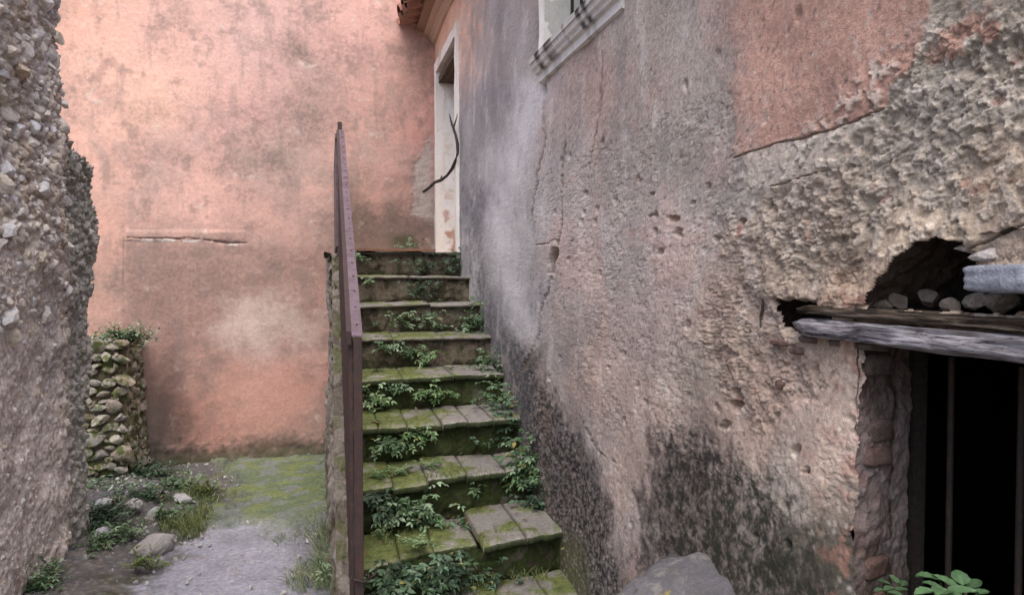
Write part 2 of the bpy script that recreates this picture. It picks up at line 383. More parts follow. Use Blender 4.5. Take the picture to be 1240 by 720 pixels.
shred = ss(.14, .22, fbm(YY, ZZ, 13, 4, 93)) * ss(60, 0, np.abs(sdline(px, py, [(1130, 90), (1160, 40), (1230, 20)]))) * (px > 1080); C = mixc(C, lin((158, 110, 92)), shred * .8)
C = mixc(C, lin((128, 112, 100)), rough * ss(.25, .6, fbm(YY, ZZ, 8, 5, 350)) * .40)
C = mixc(C, lin((168, 152, 134)), rough * ss(.2, .55, fbm(YY, ZZ, 7, 5, 360)) * .40)
C = mixc(C, lin((150, 92, 76)), (rough + rough2 * .5) * ss(.5, .6, fbm(YY, ZZ, 12, 4, 365)) * .45)
# black mould near the foot of the wall and up beside the steps
n_m = fbm(YY, ZZ, 9, 6, 400, .7); n_m2 = fbm(YY, ZZ, 30, 5, 410, .7)
mo1 = ss(32, -26, sdpoly(px + 46 * n_m, py + 40 * n_m2, [(795, 545), (840, 520), (905, 560), (955, 620), (985, 665), (1005, 700), (1040, 760), (880, 1500), (770, 760), (790, 640)]))
mo2 = ss(12, -14, sdpoly(px + 24 * n_m + 14 * n_m2, py + 34 * n_m2, [(610, 400), (650, 440), (684, 500), (716, 560), (742, 620), (756, 680), (768, 740), (740, 1000), (640, 800), (640, 600), (622, 500)]))
mo3 = ss(14, -16, sdpoly(px + 26 * n_m, py + 50 * n_m2, [(566, 200), (590, 230), (612, 300), (636, 400), (650, 470), (640, 600), (600, 520), (575, 380)]))
mo4 = ss(14, -10, sdpoly(px + 30 * n_m, py + 30 * n_m2, [(780, 590), (800, 520), (790, 640), (800, 700), (770, 720)]))
n_m3 = fbm(YY, ZZ, 75, 4, 415, .7); fleck = ss(-.45, .25, n_m2 * .6 + n_m * .5 + n_m3 * .5)
C = mixc(C, lin((40, 40, 40)) * (1 + .3 * n_fine)[..., None], mo1 * (.45 + .52 * fleck))
C = mixc(C, lin((38, 38, 42)), mo2 * (.5 + .5 * ss(-.25, .2, n_m2 * .7 + n_m3 * .5)))
C = mixc(C, lin((74, 76, 88)), mo3 * (.22 + .5 * ss(-.25, .25, n_m + .4 * n_m3)))
C = mixc(C, lin((58, 56, 58)), mo4 * fleck * .6)
C = mixc(C, lin((46, 50, 34)), ss(40, -30, sdpoly(px + 40 * n_m, py + 40 * n_m2, [(870, 600), (930, 590), (1030, 650), (1060, 760), (880, 1500), (820, 700)])) * .6 * fleck)
mossm = ss(10, -12, sdpoly(px + 18 * n_m, py + 30 * n_m2, [(655, 560), (668, 640), (712, 660), (722, 760), (680, 1200), (640, 700)]))
C = mixc(C, lin((74, 80, 40)), mossm * (.35 + .5 * fleck))
yel = ss(3.5, .5, sdline(px + 9 * n_m2, py + 9 * n_m, [(838, 680), (868, 700), (880, 720)])) * ss(-.1, .2, n_m2); C = mixc(C, lin((184, 170, 70)), yel)
C = mixc(C, lin((96, 84, 70)), crack * .8)
C = mixc(C, lin((112, 88, 70)), np.maximum.reduce([h1, h2, h3, pk * .6]))
C = mixc(C, lin((120, 108, 96)), np.maximum(h4, h4b) * .8)
C = mixc(C, lin((150, 96, 76)), h1 * ss(668, 674, px) * .6)
jb = ss(.16, .0, YY - 1.12) * (ZZ < 1.62) * (ZZ > .9); C = mixc(C, lin((150, 100, 84)), jb * ss(.05, .35, fbm(YY, ZZ, 22, 4, 420)) * .6)
# openings: cellar doorway, upper doorway, window
LZ = 1.548
keep = np.ones_like(D, bool)
keep &= ~((YY < 1.128 + .012 * fbm(ZZ, ZZ * 0 + 3, 14, 4, 500)) & (YY > .12) & (ZZ < LZ))
keep &= ~((h4 > .5) & (YY > .3) & (ZZ > 1.585)); keep &= ~((h3 > .5) & (YY > .3))
DY0, DY1, DZ0, DZ1 = 5.43, 6.42, step_z(8) - .03, 3.44
keep &= ~((YY > DY0) & (YY < DY1) & (ZZ > DZ0) & (ZZ < DZ1))
ws_l = on_x(651, 98, .925); ws_r = on_x(746, 14, .925)
WZ = (ws_l.z + ws_r.z) / 2; WY1 = 3.14; WY0 = 2.36
keep &= ~((YY > WY0) & (YY < WY1) & (ZZ > WZ + .07) & (ZZ < 3.85))
P = np.stack([WX - D, YY, ZZ], -1)
fl = (P2I > .55) * (P2I < .68) * ss(.45, .2, P2) * (px > 640); C = mixc(C, lin((178, 172, 168)), fl * .35 * (1 - mo1))
fl = (P2I < .10) * ss(.45, .15, P2 + .2 * n_fine) * (px > 640); C = mixc(C, lin((84, 76, 72)), fl * .6)
C = C * (1 + rough[..., None] * np.array([-.05, -.10, -.14]))
C = C * (1 + (rough * (ss(.002, .007, plate) - .5) * .24)[..., None])
tone = fbm(YY, ZZ, 1.9, 5, 440, .6); C = C * (1 + .30 * tone)[..., None]
C = mixc(C, lin((184, 184, 196)), ss(30, 0, sdline(px + 14 * n_m, py, [(648, 110), (622, 190), (602, 270), (612, 330), (640, 400)])) * .6)
C = mixc(C, lin((60, 60, 68)), ss(.18, .5, fbm(YY, ZZ * .45, 5, 6, 450, .68)) * ss(720, 560, px) * ss(150, 420, py) * .35)
C = desat(C, .66) * 1.72 * np.array([1.03, 1.0, .94])
link('wall', grid_mesh(P, np.clip(C, .002, .9), keep, flip=True), M['plaster'], house)
del P

def box(V, F, x0, x1, y0, y1, z0, z1):
    b = len(V)
    V += [(x, y, z) for x in (x0, x1) for y in (y0, y1) for z in (z0, z1)]
    F += [tuple(b + i for i in f) for f in ((0, 1, 3, 2), (4, 6, 7, 5), (0, 4, 5, 1), (2, 3, 7, 6), (0, 2, 6, 4), (1, 5, 7, 3))]
def patch(o, u, v, nu, nv, dfun, cfun, nrm):
    """relief sheet: origin + edge vectors u, v, raised along nrm"""
    o, u, v, nrm = (np.array(a, float) for a in (o, u, v, nrm))
    S, T = np.meshgrid(np.linspace(0, 1, nu), np.linspace(0, 1, nv), indexing='ij')
    P = o + S[..., None] * u + T[..., None] * v
    a = S * np.linalg.norm(u); b = T * np.linalg.norm(v)
    d = dfun(a, b, P); P = P + d[..., None] * nrm
    c = cfun(a, b, P); flip = np.dot(np.cross(u, v), nrm) < 0
    return grid_mesh(P, np.clip(c, .002, .9), None, flip)

# ---- cellar doorway
RX1, RY1 = 1.125, 1.185
def rv_d(a, b, P):
    return -.006 + .010 * fbm(a + 5, b, 9, 4, 601) + .004 * fbm(a, b, 40, 4, 602) - .007 * ss(.035, .0, a) * (1 + fbm(b, b * 0, 18, 3, 603)) - .004 * ss(0, .3, fbm(a, b, 14, 4, 604))
def rv_c(a, b, P):
    c = np.ones(a.shape + (3,)) * lin((146, 132, 130)); n = fbm(a, b, 9, 5, 610, .6)
    c = mixc(c, lin((122, 90, 82)), ss(0, .4, fbm(a, b, 12, 4, 611)) * .45 * ss(.13, .04, a))
    c = mixc(c, lin((72, 50, 42)), ss(.012, .0, np.abs(a - .118 + .02 * fbm(b, b, 8, 3, 6))) * .9)
    c = mixc(c, lin((168, 162, 162)), ss(.1, .4, n) * .5); c = mixc(c, lin((60, 56, 46)), ss(1.25, .95, P[..., 2] + .15 * n) * .8)
    return mixc(c, lin((86, 66, 58)), ss(1.25, 1.5, P[..., 2] + .1 * n) * .6)
na_, nb_, nc_ = on_x(1022, 392, WX), on_x(1092, 284, WX), on_x(1180, 284, WX); nd_ = (nb_ - na_).normalized()
for (x0, y0, z0, u, v, nr) in ((WX + .19, 1.187, 1.46, (0, .34, 0), (0, 0, .50), (-1, 0, 0)), (WX + .192, .1, 1.60, (0, 1.10, 0), (0, 0, .36), (-1, 0, 0)), (WX + .004, na_.y, na_.z, tuple(nb_ - na_), (.2, 0, 0), (0, nd_.z, -nd_.y) if nd_.z < 0 else (0, -nd_.z, nd_.y)),
                               (WX + .004, nb_.y + .01, nb_.z, (0, -.9, .0), (.2, 0, 0), (0, 0, -1)), (WX + .01, 1.46, 1.48, (.2, 0, 0), (0, 0, .4), (0, -1, 0))):
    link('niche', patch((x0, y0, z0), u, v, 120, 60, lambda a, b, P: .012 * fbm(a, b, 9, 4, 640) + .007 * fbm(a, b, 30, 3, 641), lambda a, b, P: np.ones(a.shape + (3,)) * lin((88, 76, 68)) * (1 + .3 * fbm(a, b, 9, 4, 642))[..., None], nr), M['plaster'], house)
link('door_reveal', patch((.955, 1.122, -.05), (RX1 - .955, RY1 - 1.122, 0), (0, 0, 1.66), 90, 620, rv_d, rv_c, (.3, -1, 0)), M['plaster'], house)
def dk(a, b, P): return np.ones(a.shape + (3,)) * lin((74, 66, 60)) * (1 + .3 * fbm(a, b, 5, 4, 620))[..., None]
rel = lambda a, b, P: .02 * fbm(a, b, 4, 4, 630) + .006 * fbm(a, b, 25, 3, 631)
V = []; F = []
box(V, F, .96, 1.13, -.15, .118, -.1, 1.60)
link('door_reveal', mesh(V, F, [lin((110, 92, 84))] * len(V)), M['plaster'], house)
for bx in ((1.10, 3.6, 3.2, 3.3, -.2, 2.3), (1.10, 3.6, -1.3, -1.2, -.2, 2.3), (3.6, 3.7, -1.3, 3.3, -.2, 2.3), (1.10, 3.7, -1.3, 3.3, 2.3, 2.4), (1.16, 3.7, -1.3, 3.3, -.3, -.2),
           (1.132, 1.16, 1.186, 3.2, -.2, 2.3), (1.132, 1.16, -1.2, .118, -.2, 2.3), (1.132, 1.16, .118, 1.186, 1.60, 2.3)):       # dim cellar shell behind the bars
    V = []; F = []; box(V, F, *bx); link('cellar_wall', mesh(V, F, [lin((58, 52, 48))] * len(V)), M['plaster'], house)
gate = link('iron_gate', (lambda V, F: (box(V, F, 1.128, 1.148, .14, 1.165, 1.515, 1.53), mesh(V, F))[1])([], []), M['gate'], house)
for i in range(7):
    V = []; F = []; y = 1.105 - .143 * i
    n = 8
    for z in (.45, 1.50):
        V += [(1.138 + .006 * math.cos(j * math.tau / n), y + .006 * math.sin(j * math.tau / n) + .006 * (z - 1), z) for j in range(n)]
    F = [(j, (j + 1) % n, n + (j + 1) % n, n + j) for j in range(n)]
    b = link('bar', mesh(V, F, smooth=True), M['gate'], gate)

# ---- weathered lintel beams
def beam(y0, y1, x0, x1, z0, z1, seed, mat, sag=0., parent=house, name='lintel_beam'):
    N = 150; prof = []
    K = 28; V = []; F = []
    yy = np.linspace(y0, y1, N); ang = np.linspace(0, 2 * np.pi, K, endpoint=False)
    cx, cz = (x0 + x1) / 2, (z0 + z1) / 2; hx, hz = (x1 - x0) / 2, (z1 - z0) / 2
    Yg, Ag = np.meshgrid(yy, ang, indexing='ij')
    sx = np.sign(np.cos(Ag)) * np.abs(np.cos(Ag)) ** .45; sz = np.sign(np.sin(Ag)) * np.abs(np.sin(Ag)) ** .45
    g = fbm(Yg * .7, Ag * 3, 4, 5, seed, .7) * .16 + fbm(Yg * 1.1, Ag * 9, 3, 4, seed + 9, .6) * .15
    crack_ = ss(.09, .0, np.abs(fbm(Yg * .5, Ag * 2.2, 2.6, 4, seed + 20)))
    s = 1 + g - .20 * crack_
    taper = 1 - .45 * ss(y1 - .05, y1, Yg + .02 * fbm(Ag, Ag, 3, 2, seed))
    X = cx + hx * sx * s * taper; Z = cz + hz * sz * s * taper + sag * (Yg - y0)
    Yg2 = Yg + (Yg > y1 - .03) * .012 * fbm(Ag * 2, Ag, 4, 3, seed + 3)
    V = np.stack([X, Yg2, Z], -1).reshape(-1, 3).tolist()
    for i in range(N - 1):
        for j in range(K): F.append((i * K + j, i * K + (j + 1) % K, (i + 1) * K + (j + 1) % K, (i + 1) * K + j))
    F += [tuple(range(K))[::-1], tuple((N - 1) * K + j for j in range(K))]
    o = link(name, mesh(V, F, smooth=True), mat, parent); return o
b = beam(-.05, 1.315, .925, 1.02, 1.537, 1.576, 700, M['grey_wood'], -.006)
b['label'] = 'pale silvery weathered timber forming the lower edge of the lintel'
b = beam(-.05, 1.318, .935, 1.03, 1.578, 1.598, 740, M['brown_wood'], -.004)
b['label'] = 'thin brown split timber lying over the pale beam'
beam(-.05, 1.18, 1.04, 1.13, 1.525, 1.585, 770, M['brown_wood'])

# ---- stones: chipped blocks shared by the rubble
def stone_mesh(seed, sub=2, cuts=9, flat=1.):
    bm = bmesh.new(); bmesh.ops.create_icosphere(bm, subdivisions=sub, radius=1)
    r = random.Random(seed)
    for v in bm.verts: v.co *= 1 + .06 * r.uniform(-1, 1)
    for i in range(cuts):
        n = Vector((r.gauss(0, 1), r.gauss(0, 1), r.gauss(0, 1))).normalized(); d = r.uniform(.42, .80)
        for v in bm.verts:
            e = v.co.dot(n) - d * .9
            if e > 0: v.co -= n * e * .92
    me = bpy.data.meshes.new('stone_shape'); bm.to_mesh(me); bm.free()
    me.polygons.foreach_set('use_smooth', [False] * len(me.polygons)); return me
SM = [stone_mesh(i, 2, 12 + i % 5) for i in range(14)]
def stone_set(mat):
    out = []
    for m in SM:
        c = m.copy(); c.materials.append(mat); out.append(c)
    return out
def put_stone(name, ms, loc, dims, parent=None, rot=None):
    o = bpy.data.objects.new(name, ms); COL.objects.link(o)
    o.location = loc; o.scale = dims; o.rotation_euler = rot or (rnd.uniform(-.5, .5), rnd.uniform(-.5, .5), rnd.uniform(-.5, .5))
    if parent:
        o.parent = parent; o.matrix_parent_inverse = parent.matrix_basis.inverted()
    return o
# blue-grey block and small stones lying in the broken niche over the lintel
ST_nic = stone_set(M['niche_stone']); ST_rub = stone_set(M['rubble']); ST_moss = stone_set(M['mossy']); ST_dark = stone_set(M['dark_rubble']); ST_loose = stone_set(M['loose']); ST_brick = stone_set(M['brick'])
def block_mesh(seed, dims, mat, amp=.08, sub=5):
    bm = bmesh.new(); bmesh.ops.create_cube(bm, size=2)
    bmesh.ops.subdivide_edges(bm, edges=bm.edges[:], cuts=sub, use_grid_fill=True)
    r = random.Random(seed); ph = [r.uniform(0, 9) for _ in range(9)]
    for v in bm.verts:
        c = v.co.copy(); q = (abs(c.x) ** 6 + abs(c.y) ** 6 + abs(c.z) ** 6) ** (1 / 6); c = c / q
        for a in range(3): c[a] += amp * (math.sin(3.1 * c[(a + 1) % 3] + ph[a]) * .5 + math.sin(6.3 * c[(a + 2) % 3] + ph[3 + a]) * .35 + math.sin(11 * c[(a + 1) % 3] * c[(a + 2) % 3] + ph[6 + a]) * .3)
        v.co = Vector((c.x * dims[0], c.y * dims[1], c.z * dims[2]))
    me = bpy.data.meshes.new('block_shape'); bm.to_mesh(me); bm.free(); me.materials.append(mat)
    me.polygons.foreach_set('use_smooth', [True] * len(me.polygons)); return me
p = on_x(1180, 338, .95); q = on_x(1240, 338, .95)
o = link('stone', block_mesh(3, (.045, .13, .021), M['bluestone'], .045, 9), None, house); o.location = (.965, p.y - .125, p.z + .001); lichen(M['bluestone'], (206, 210, 220), .50, .62, 26); o['label'] = 'smooth blue grey block wedged above the lintel'
for (x, y, r, dp) in [(1085, 362, .022, .05), (1124, 362, .022, .06), (1185, 362, .022, .05), (1215, 364, .024, .05), (1150, 368, .016, .02), (1070, 370, .016, .03),
                      (1180, 300, .022, .02), (1205, 305, .03, .015), (1232, 300, .022, .015)]:
    c = on_x(x, y, WX + dp + (.025 if y > 340 else .012)); put_stone('stone', ST_nic[rnd.randrange(14)] if y > 340 else ST_rub[rnd.randrange(14)], c, (r * 1.0, r * 1.6, r * (1.0 if y > 340 else .6)), house, (rnd.uniform(-.2, .2), rnd.uniform(-.2, .2), rnd.uniform(-.2, .2)))
# brick courses at the doorway corner and under the lintel end
def brick(loc, d, rz=0, tilt=0):
    o = bpy.data.objects.new('brick', BRK[rnd.randrange(5)]); COL.objects.link(o); o.location = loc; o.scale = d; o.rotation_euler = (tilt, rnd.uniform(-.1, .1), rz)
    o.parent = house; o.matrix_parent_inverse = house.matrix_basis.inverted(); return o
BRK = [block_mesh(20 + i, (1, 1, 1), M['brick'], .10, 4) for i in range(5)]
for i in range(13):
    z = 1.495 - .066 * i + rnd.uniform(-.012, .012)
    if i in (1, 4, 5, 9, 11): continue
    y = 1.150 + rnd.uniform(-.006, .008)
    brick((1.002 + rnd.uniform(-.002, .012), y + .0085 + rnd.uniform(0, .006), z), (.040, .024, .021 + rnd.uniform(-.003, .004)), .25 + rnd.uniform(-.15, .15), rnd.uniform(-.08, .08))
for (x, y, a) in [(940, 415, .03), (975, 411, .03), (1010, 416, .022), (1040, 420, .02), (960, 424, .02)]:
    c = on_x(x, y, WX); brick((c.x + .029, c.y, c.z), (.028, a, .007))
for (x, y) in [(942, 465), (983, 574)]:
    c = on_x(x, y, WX); brick((c.x + .011, c.y, c.z), (.014, .010, .008), .1, rnd.uniform(-.6, .6))

# ---- upper doorway with white surround
LAND = step_z(8)
def whitec(a, b, P):
    n = fbm(a + 3, b, 5, 5, 800, .6); c = np.ones(a.shape + (3,)) * lin((250, 248, 244))
    c = mixc(c, lin((214, 204, 188)), ss(.1, .5, n) * .7); c = mixc(c, lin((176, 120, 96)), ss(.75, .0, P[..., 2] - LAND + .35 * n) * ss(-.1, .3, fbm(a, b, 8, 4, 803)) * .8)
    return mixc(c, lin((120, 112, 104)), ss(.4, .6, fbm(a, b, 12, 4, 805)) * .3)
dl = lambda a, b, P: .004 * fbm(a, b, 6, 4, 810) + .0015 * fbm(a, b, 40, 3, 811)
door = link('doorway', patch((WX - .012, DY1, LAND - .02), (.62, 0, 0), (0, 0, DZ1 - LAND + .02), 60, 170, dl, whitec, (0, -1, 0)), M['white'], house)
link('jamb', patch((WX - .012, DY0, LAND - .02), (.62, 0, 0), (0, 0, DZ1 - LAND + .02), 30, 90, dl, whitec, (0, 1, 0)), M['white'], door)
def bandmesh(y0, y1, z0, z1, x0=WX - .026, x1=WX + .05, seed=0):
    bm = bmesh.new(); V = []; F = []; box(V, F, x0, x1, y0, y1, z0, z1)
    m0 = mesh(V, F); bm.from_mesh(m0); bmesh.ops.subdivide_edges(bm, edges=[e for e in bm.edges if e.calc_length() > .3], cuts=14, use_grid_fill=True)
    r = random.Random(seed)
    for v in bm.verts: v.co += Vector((r.uniform(-1, 1), r.uniform(-1, 1), r.uniform(-1, 1))) * .003
    me = bpy.data.meshes.new('band'); bm.to_mesh(me); bm.free()
    a = me.color_attributes.new('albedo', 'FLOAT_COLOR', 'POINT'); vs = np.array([v.co for v in me.vertices])
    n = fbm(vs[:, 1] + vs[:, 0], vs[:, 2], 4, 4, 830 + seed); c = mixc(np.ones((len(vs), 3)) * lin((248, 244, 238)), lin((180, 160, 140)), ss(.15, .6, n) * .5)
    cc = np.ones((len(vs), 4)); cc[:, :3] = c; a.data.foreach_set('color', cc.ravel()); return me
link('surround', bandmesh(DY1 - .002, DY1 + .085, LAND - .05, DZ1 + .085, seed=1), M['white'], door)
link('surround', bandmesh(DY0 - .065, DY0 + .002, LAND - .05, DZ1 + .085, seed=2), M['white'], door)
link('surround', bandmesh(DY0 + .003, DY1 - .003, DZ1 - .002, DZ1 + .085, seed=3), M['white'], door)
V = []; F = []
for i in range(4): box(V, F, WX + .0 + i * .15, WX + .145 + i * .15, DY0 + .003, DY1 - .003, DZ1 - .10 + .008 * (i % 2), DZ1 - .045 + .008 * (i % 2))
link('lintel_board', mesh(V, F), M['brown_wood'], door)
V = []; F = []; box(V, F, WX + .26, WX + .30, DY0 - .05, DY1 + .05, LAND, DZ1); box(V, F, WX - .01, WX + .5, DY0, DY1, LAND - .06, LAND + .012)
link('door_panel', mesh(V, F, [lin((206, 180, 164))] * len(V)), M['plaster'], door)

# ---- window above
wnd = link('window', patch((WX - .005, WY1, WZ + .05), (.34, 0, 0), (0, 0, 1.2), 30, 90, dl, lambda a, b, P: np.ones(a.shape + (3,)) * lin((208, 206, 200)) * (1 + .08 * fbm(a, b, 6, 4, 840))[..., None], (0, -1, 0)), M['white'], house)
V = []; F = []; box(V, F, WX - .005, WX + .34, WY0 - .05, WY0, WZ + .05, WZ + 1.25); box(V, F, WX - .005, WX + .34, WY0, WY1, WZ + 1.22, WZ + 1.3)
link('jamb', mesh(V, F, [lin((205, 200, 192))] * len(V)), M['white'], wnd)
link('surround', bandmesh(WY1 - .001, WY1 + .07, WZ + .06, WZ + 1.3, WX - .012, seed=5), M['white'], wnd)
prof = [(.96, 0), (-.0, 0), (-.012, .004), (-.014, .036), (-.030, .040), (-.034, .050), (-.046, .060), (-.052, .078), (-.058, .082), (-.060, .102), (-.056, .108), (0, .118), (.96, .13)]
YS = np.linspace(WY0 - .12, WY1 + .07, 160); V = []; C_ = []; F = []
for i, y in enumerate(YS):
    st = max(0, perlin(np.array([y * 16.]), np.array([.5]), 5)[0] * 2.6 + .15); jag = .0025 * perlin(np.array([y * 40.]), np.array([.1]), 8)[0]
    for j, (dx, dz) in enumerate(prof):
        V.append((WX + (dx if j not in (0, len(prof) - 1) else .22) + jag, y, WZ - .0 + dz + jag))
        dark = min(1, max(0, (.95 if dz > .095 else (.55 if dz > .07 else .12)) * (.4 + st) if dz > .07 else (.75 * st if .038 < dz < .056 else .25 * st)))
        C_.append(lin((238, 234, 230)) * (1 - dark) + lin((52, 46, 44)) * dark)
m_ = len(prof)
for i in range(len(YS) - 1):
    for j in range(m_ - 1): F.append((i * m_ + j, i * m_ + j + 1, (i + 1) * m_ + j + 1, (i + 1) * m_ + j))
F += [tuple(range(m_))[::-1], tuple((len(YS) - 1) * m_ + j for j in range(m_))]
link('sill', mesh(V, F, C_), M['white'], wnd)
def sh_c(a, b, P):
    c = np.ones(a.shape + (3,)) * lin((198, 208, 208)); yy, zz = P[..., 1], P[..., 2]
    return mixc(c, lin((120, 108, 98)), ss(.0, .12, fbm(yy, zz, 7, 5, 850)))
link('shutter', patch((WX + .16, WY0, WZ + .1), (0, WY1 - WY0, 0), (0, 0, 1.15), 90, 120, lambda a, b, P: .003 * fbm(a, b, 9, 4, 9), sh_c, (-1, 0, 0)), M['white'], wnd)
for i in range(5):
    V = []; F = []; y = WY1 - .11 - .12 * i; box(V, F, WX + .085, WX + .097, y, y + .012, WZ + .1, WZ + 1.22); link('bar', mesh(V, F), M['gate'], wnd)

# ---- cornice and tiled eave
ez = on_x(527, 46, WX).z
prof = [(.02, -.04), (-.02, -.03), (-.03, -.01), (-.05, .005), (-.052, .03), (-.10, .04), (-.102, .065), (-.16, .08), (-.165, .115), (.02, .13)]
V = []; F = []; C_ = []
YS = np.linspace(-2.5, BACK - .012, 60)
for i, y in enumerate(YS):
    for dx, dz in prof:
        V.append((WX + dx + .004 * math.sin(y * 7), y, ez + dz)); C_.append(lin((198, 174, 156)) if dz < .06 else lin((156, 128, 110)))
m_ = len(prof)
for i in range(len(YS) - 1):
    for j in range(m_): F.append((i * m_ + j, i * m_ + (j + 1) % m_, (i + 1) * m_ + (j + 1) % m_, (i + 1) * m_ + j))
F += [tuple(range(m_))[::-1], tuple((len(YS) - 1) * m_ + j for j in range(m_))]
link('cornice', mesh(V, F, C_), M['plaster'], house)
eave = link('roof', (lambda V, F: (box(V, F, .76, 2.2, -2.5, BACK - .014, ez + .135, ez + .15), mesh(V, F, [lin((130, 96, 80))] * 8))[1])([], []), M['plaster'], house)
def tile_mesh(up):
    V = []; F = []; K = 9
    for r, rr in ((.085, 0), (.070, 1)):
        for i in range(2):
            for j in range(K):
                a = math.pi * j / (K - 1); s = 1 - .12 * i
                V.append((-.30 * (1 - 2 * i), r * s * math.cos(a), (r * s * math.sin(a)) * (1 if up else -1)))
    for base in (0, 2 * K):
        for j in range(K - 1): F.append((base + j, base + j + 1, base + K + j + 1, base + K + j))
    for j in range(K - 1): F.append((j, 2 * K + j, 2 * K + j + 1, j + 1))
    return mesh(V, F, smooth=True)
TU, TD = tile_mesh(True), tile_mesh(False); TU.materials.append(M['tile']); TD.materials.append(M['tile'])
for i in range(44):
    for mm, dy, dz in ((TD, 0, .02), (TU, .095, .0)):
        y = BACK - .10 - i * .19 - dy
        o = bpy.data.objects.new('roof_tile', mm); COL.objects.link(o); o.location = (.90 + rnd.uniform(-.02, .02), y, ez + .235 + dz + rnd.uniform(-.008, .008)); o.rotation_euler = (rnd.uniform(-.05, .05), -.28 + rnd.uniform(-.03, .03), rnd.uniform(-.05, .05))
        o.parent = house; o.matrix_parent_inverse = house.matrix_basis.inverted()

# ---- dead branch leaning in the upper doorway
V = []; F = []; 
def tube(V, F, pts, rad, n=7):
    b0 = len(V)
    for i, p in enumerate(pts):
        t = (pts[min(i + 1, len(pts) - 1)] - pts[max(i - 1, 0)]).normalized(); a = t.orthogonal().normalized(); bb = t.cross(a)
        for j in range(n):
            an = j * math.tau / n; r = rad[i] * (1 + .12 * math.sin(j * 2.3 + i * 1.7)); V.append(p + a * r * math.cos(an) + bb * r * math.sin(an))
    for i in range(len(pts) - 1):
        for j in range(n): F.append((b0 + i * n + j, b0 + i * n + (j + 1) % n, b0 + (i + 1) * n + (j + 1) % n, b0 + (i + 1) * n + j))
    F.append(tuple(b0 + j for j in range(n))[::-1]); F.append(tuple(b0 + (len(pts) - 1) * n + j for j in range(n)))
bp = [(513, 232), (519, 228), (526, 221), (534, 218), (541, 213), (547, 205), (551, 196), (554, 186), (554, 175), (552, 164), (549, 155), (547, 150)]
pts = [on_x(x, y, .72 + .205 * ss(0, 1, i / 11)) + Vector((0, 0, 0)) for i, (x, y) in enumerate(bp)]
pts = [on_y(x, y, 5.85 - .55 * min(1, i / 7)) for i, (x, y) in enumerate(bp)]
tube(V, F, pts, [.012, .0115, .012, .014, .0115, .012, .013, .011, .012, .0105, .010, .009])
tube(V, F, [pts[-1], on_y(545, 142, 5.3), on_y(544, 137, 5.3)], [.007, .005, .002]); tube(V, F, [pts[-2], on_y(552, 146, 5.3), on_y(554, 138, 5.3)], [.007, .005, .002])
tube(V, F, [pts[3], pts[3] + Vector((.0, -.03, .03))], [.009, .004])
tag(link('dead_branch', mesh(V, F, smooth=True), M['branch']), 'crooked forked bare branch leaning across the white upper doorway', 'branch')
#SPLIT
# ================================================================ SALMON WALL at the end
pink = empty('salmon_wall', (0, BACK, 0)); tag(pink, 'high salmon pink plastered wall with grey mould stains closing the passage', 'wall')
xs = np.concatenate([np.arange(-6, -3, .05), np.arange(-3, 1.6, .0078)]); zs = np.concatenate([np.arange(-.1, 4.7, .0082), np.arange(4.7, 5.6, .06)])
XX, ZZ = np.meshgrid(xs, zs, indexing='ij'); px, py = survey(XX, BACK, ZZ)
n1 = fbm(XX, ZZ, 1.1, 4, 900); n2 = fbm(XX, ZZ, 4, 5, 910, .6); n3 = fbm(XX, ZZ, 20, 4, 920, .6); n4 = fbm(XX, ZZ, 55, 3, 930)
A = [(100, 20, 238, 168, 140), (100, 150, 240, 172, 148), (100, 300, 228, 160, 136), (200, 30, 232, 168, 150), (180, 130, 236, 174, 146), (300, 20, 222, 168, 156), (280, 150, 222, 160, 148), (350, 80, 206, 154, 144),
     (240, 230, 232, 168, 152), (200, 190, 214, 160, 146), (350, 180, 194, 148, 138), (440, 40, 222, 160, 148), (470, 100, 204, 150, 138), (450, 170, 208, 148, 134), (400, 230, 214, 158, 142), (480, 220, 222, 152, 136),
     (480, 280, 120, 98, 88), (450, 285, 150, 116, 104), (510, 100, 230, 160, 140), (508, 160, 224, 148, 132), (330, 260, 208, 152, 138), (130, 330, 206, 150, 130), (200, 320, 176, 132, 122), (260, 330, 180, 138, 124),
     (330, 330, 172, 130, 120), (250, 400, 194, 140, 124), (190, 400, 176, 130, 120), (320, 380, 206, 160, 148), (370, 330, 186, 136, 120), (380, 400, 206, 150, 136), (280, 460, 214, 140, 120), (350, 470, 210, 140, 124),
     (190, 470, 140, 104, 98), (220, 440, 188, 130, 118), (190, 520, 118, 92, 86), (250, 510, 204, 138, 120), (330, 515, 200, 138, 122), (385, 500, 196, 140, 128), (380, 350, 190, 140, 126), (420, 290, 196, 148, 132)]
wx_ = px + 30 * n2; wy_ = py + 30 * fbm(XX, ZZ, 4, 5, 940, .6)
C = anchors(wx_, wy_, A, 1.6, 500)
C *= (1 + .10 * n1 + .08 * n2)[..., None]
gm = ss(.02, .38, fbm(XX, ZZ, 1.7, 6, 950, .62) + .18 * ss(150, 520, px) - .04)
speck = ss(-.25, .25, fbm(XX, ZZ, 26, 5, 955, .7))
C = mixc(C, lin((142, 122, 112)), gm * (.36 + .36 * speck) * .62)
C = mixc(C, lin((128, 110, 104)), ss(.25, .5, n3 + .3 * n2) * .16)
C = mixc(C, lin((176, 148, 138)), ss(60, 0, np.abs(py + 60 * n2 - 205)) * ss(-.2, .3, n1 + .6 * n2) * .5)
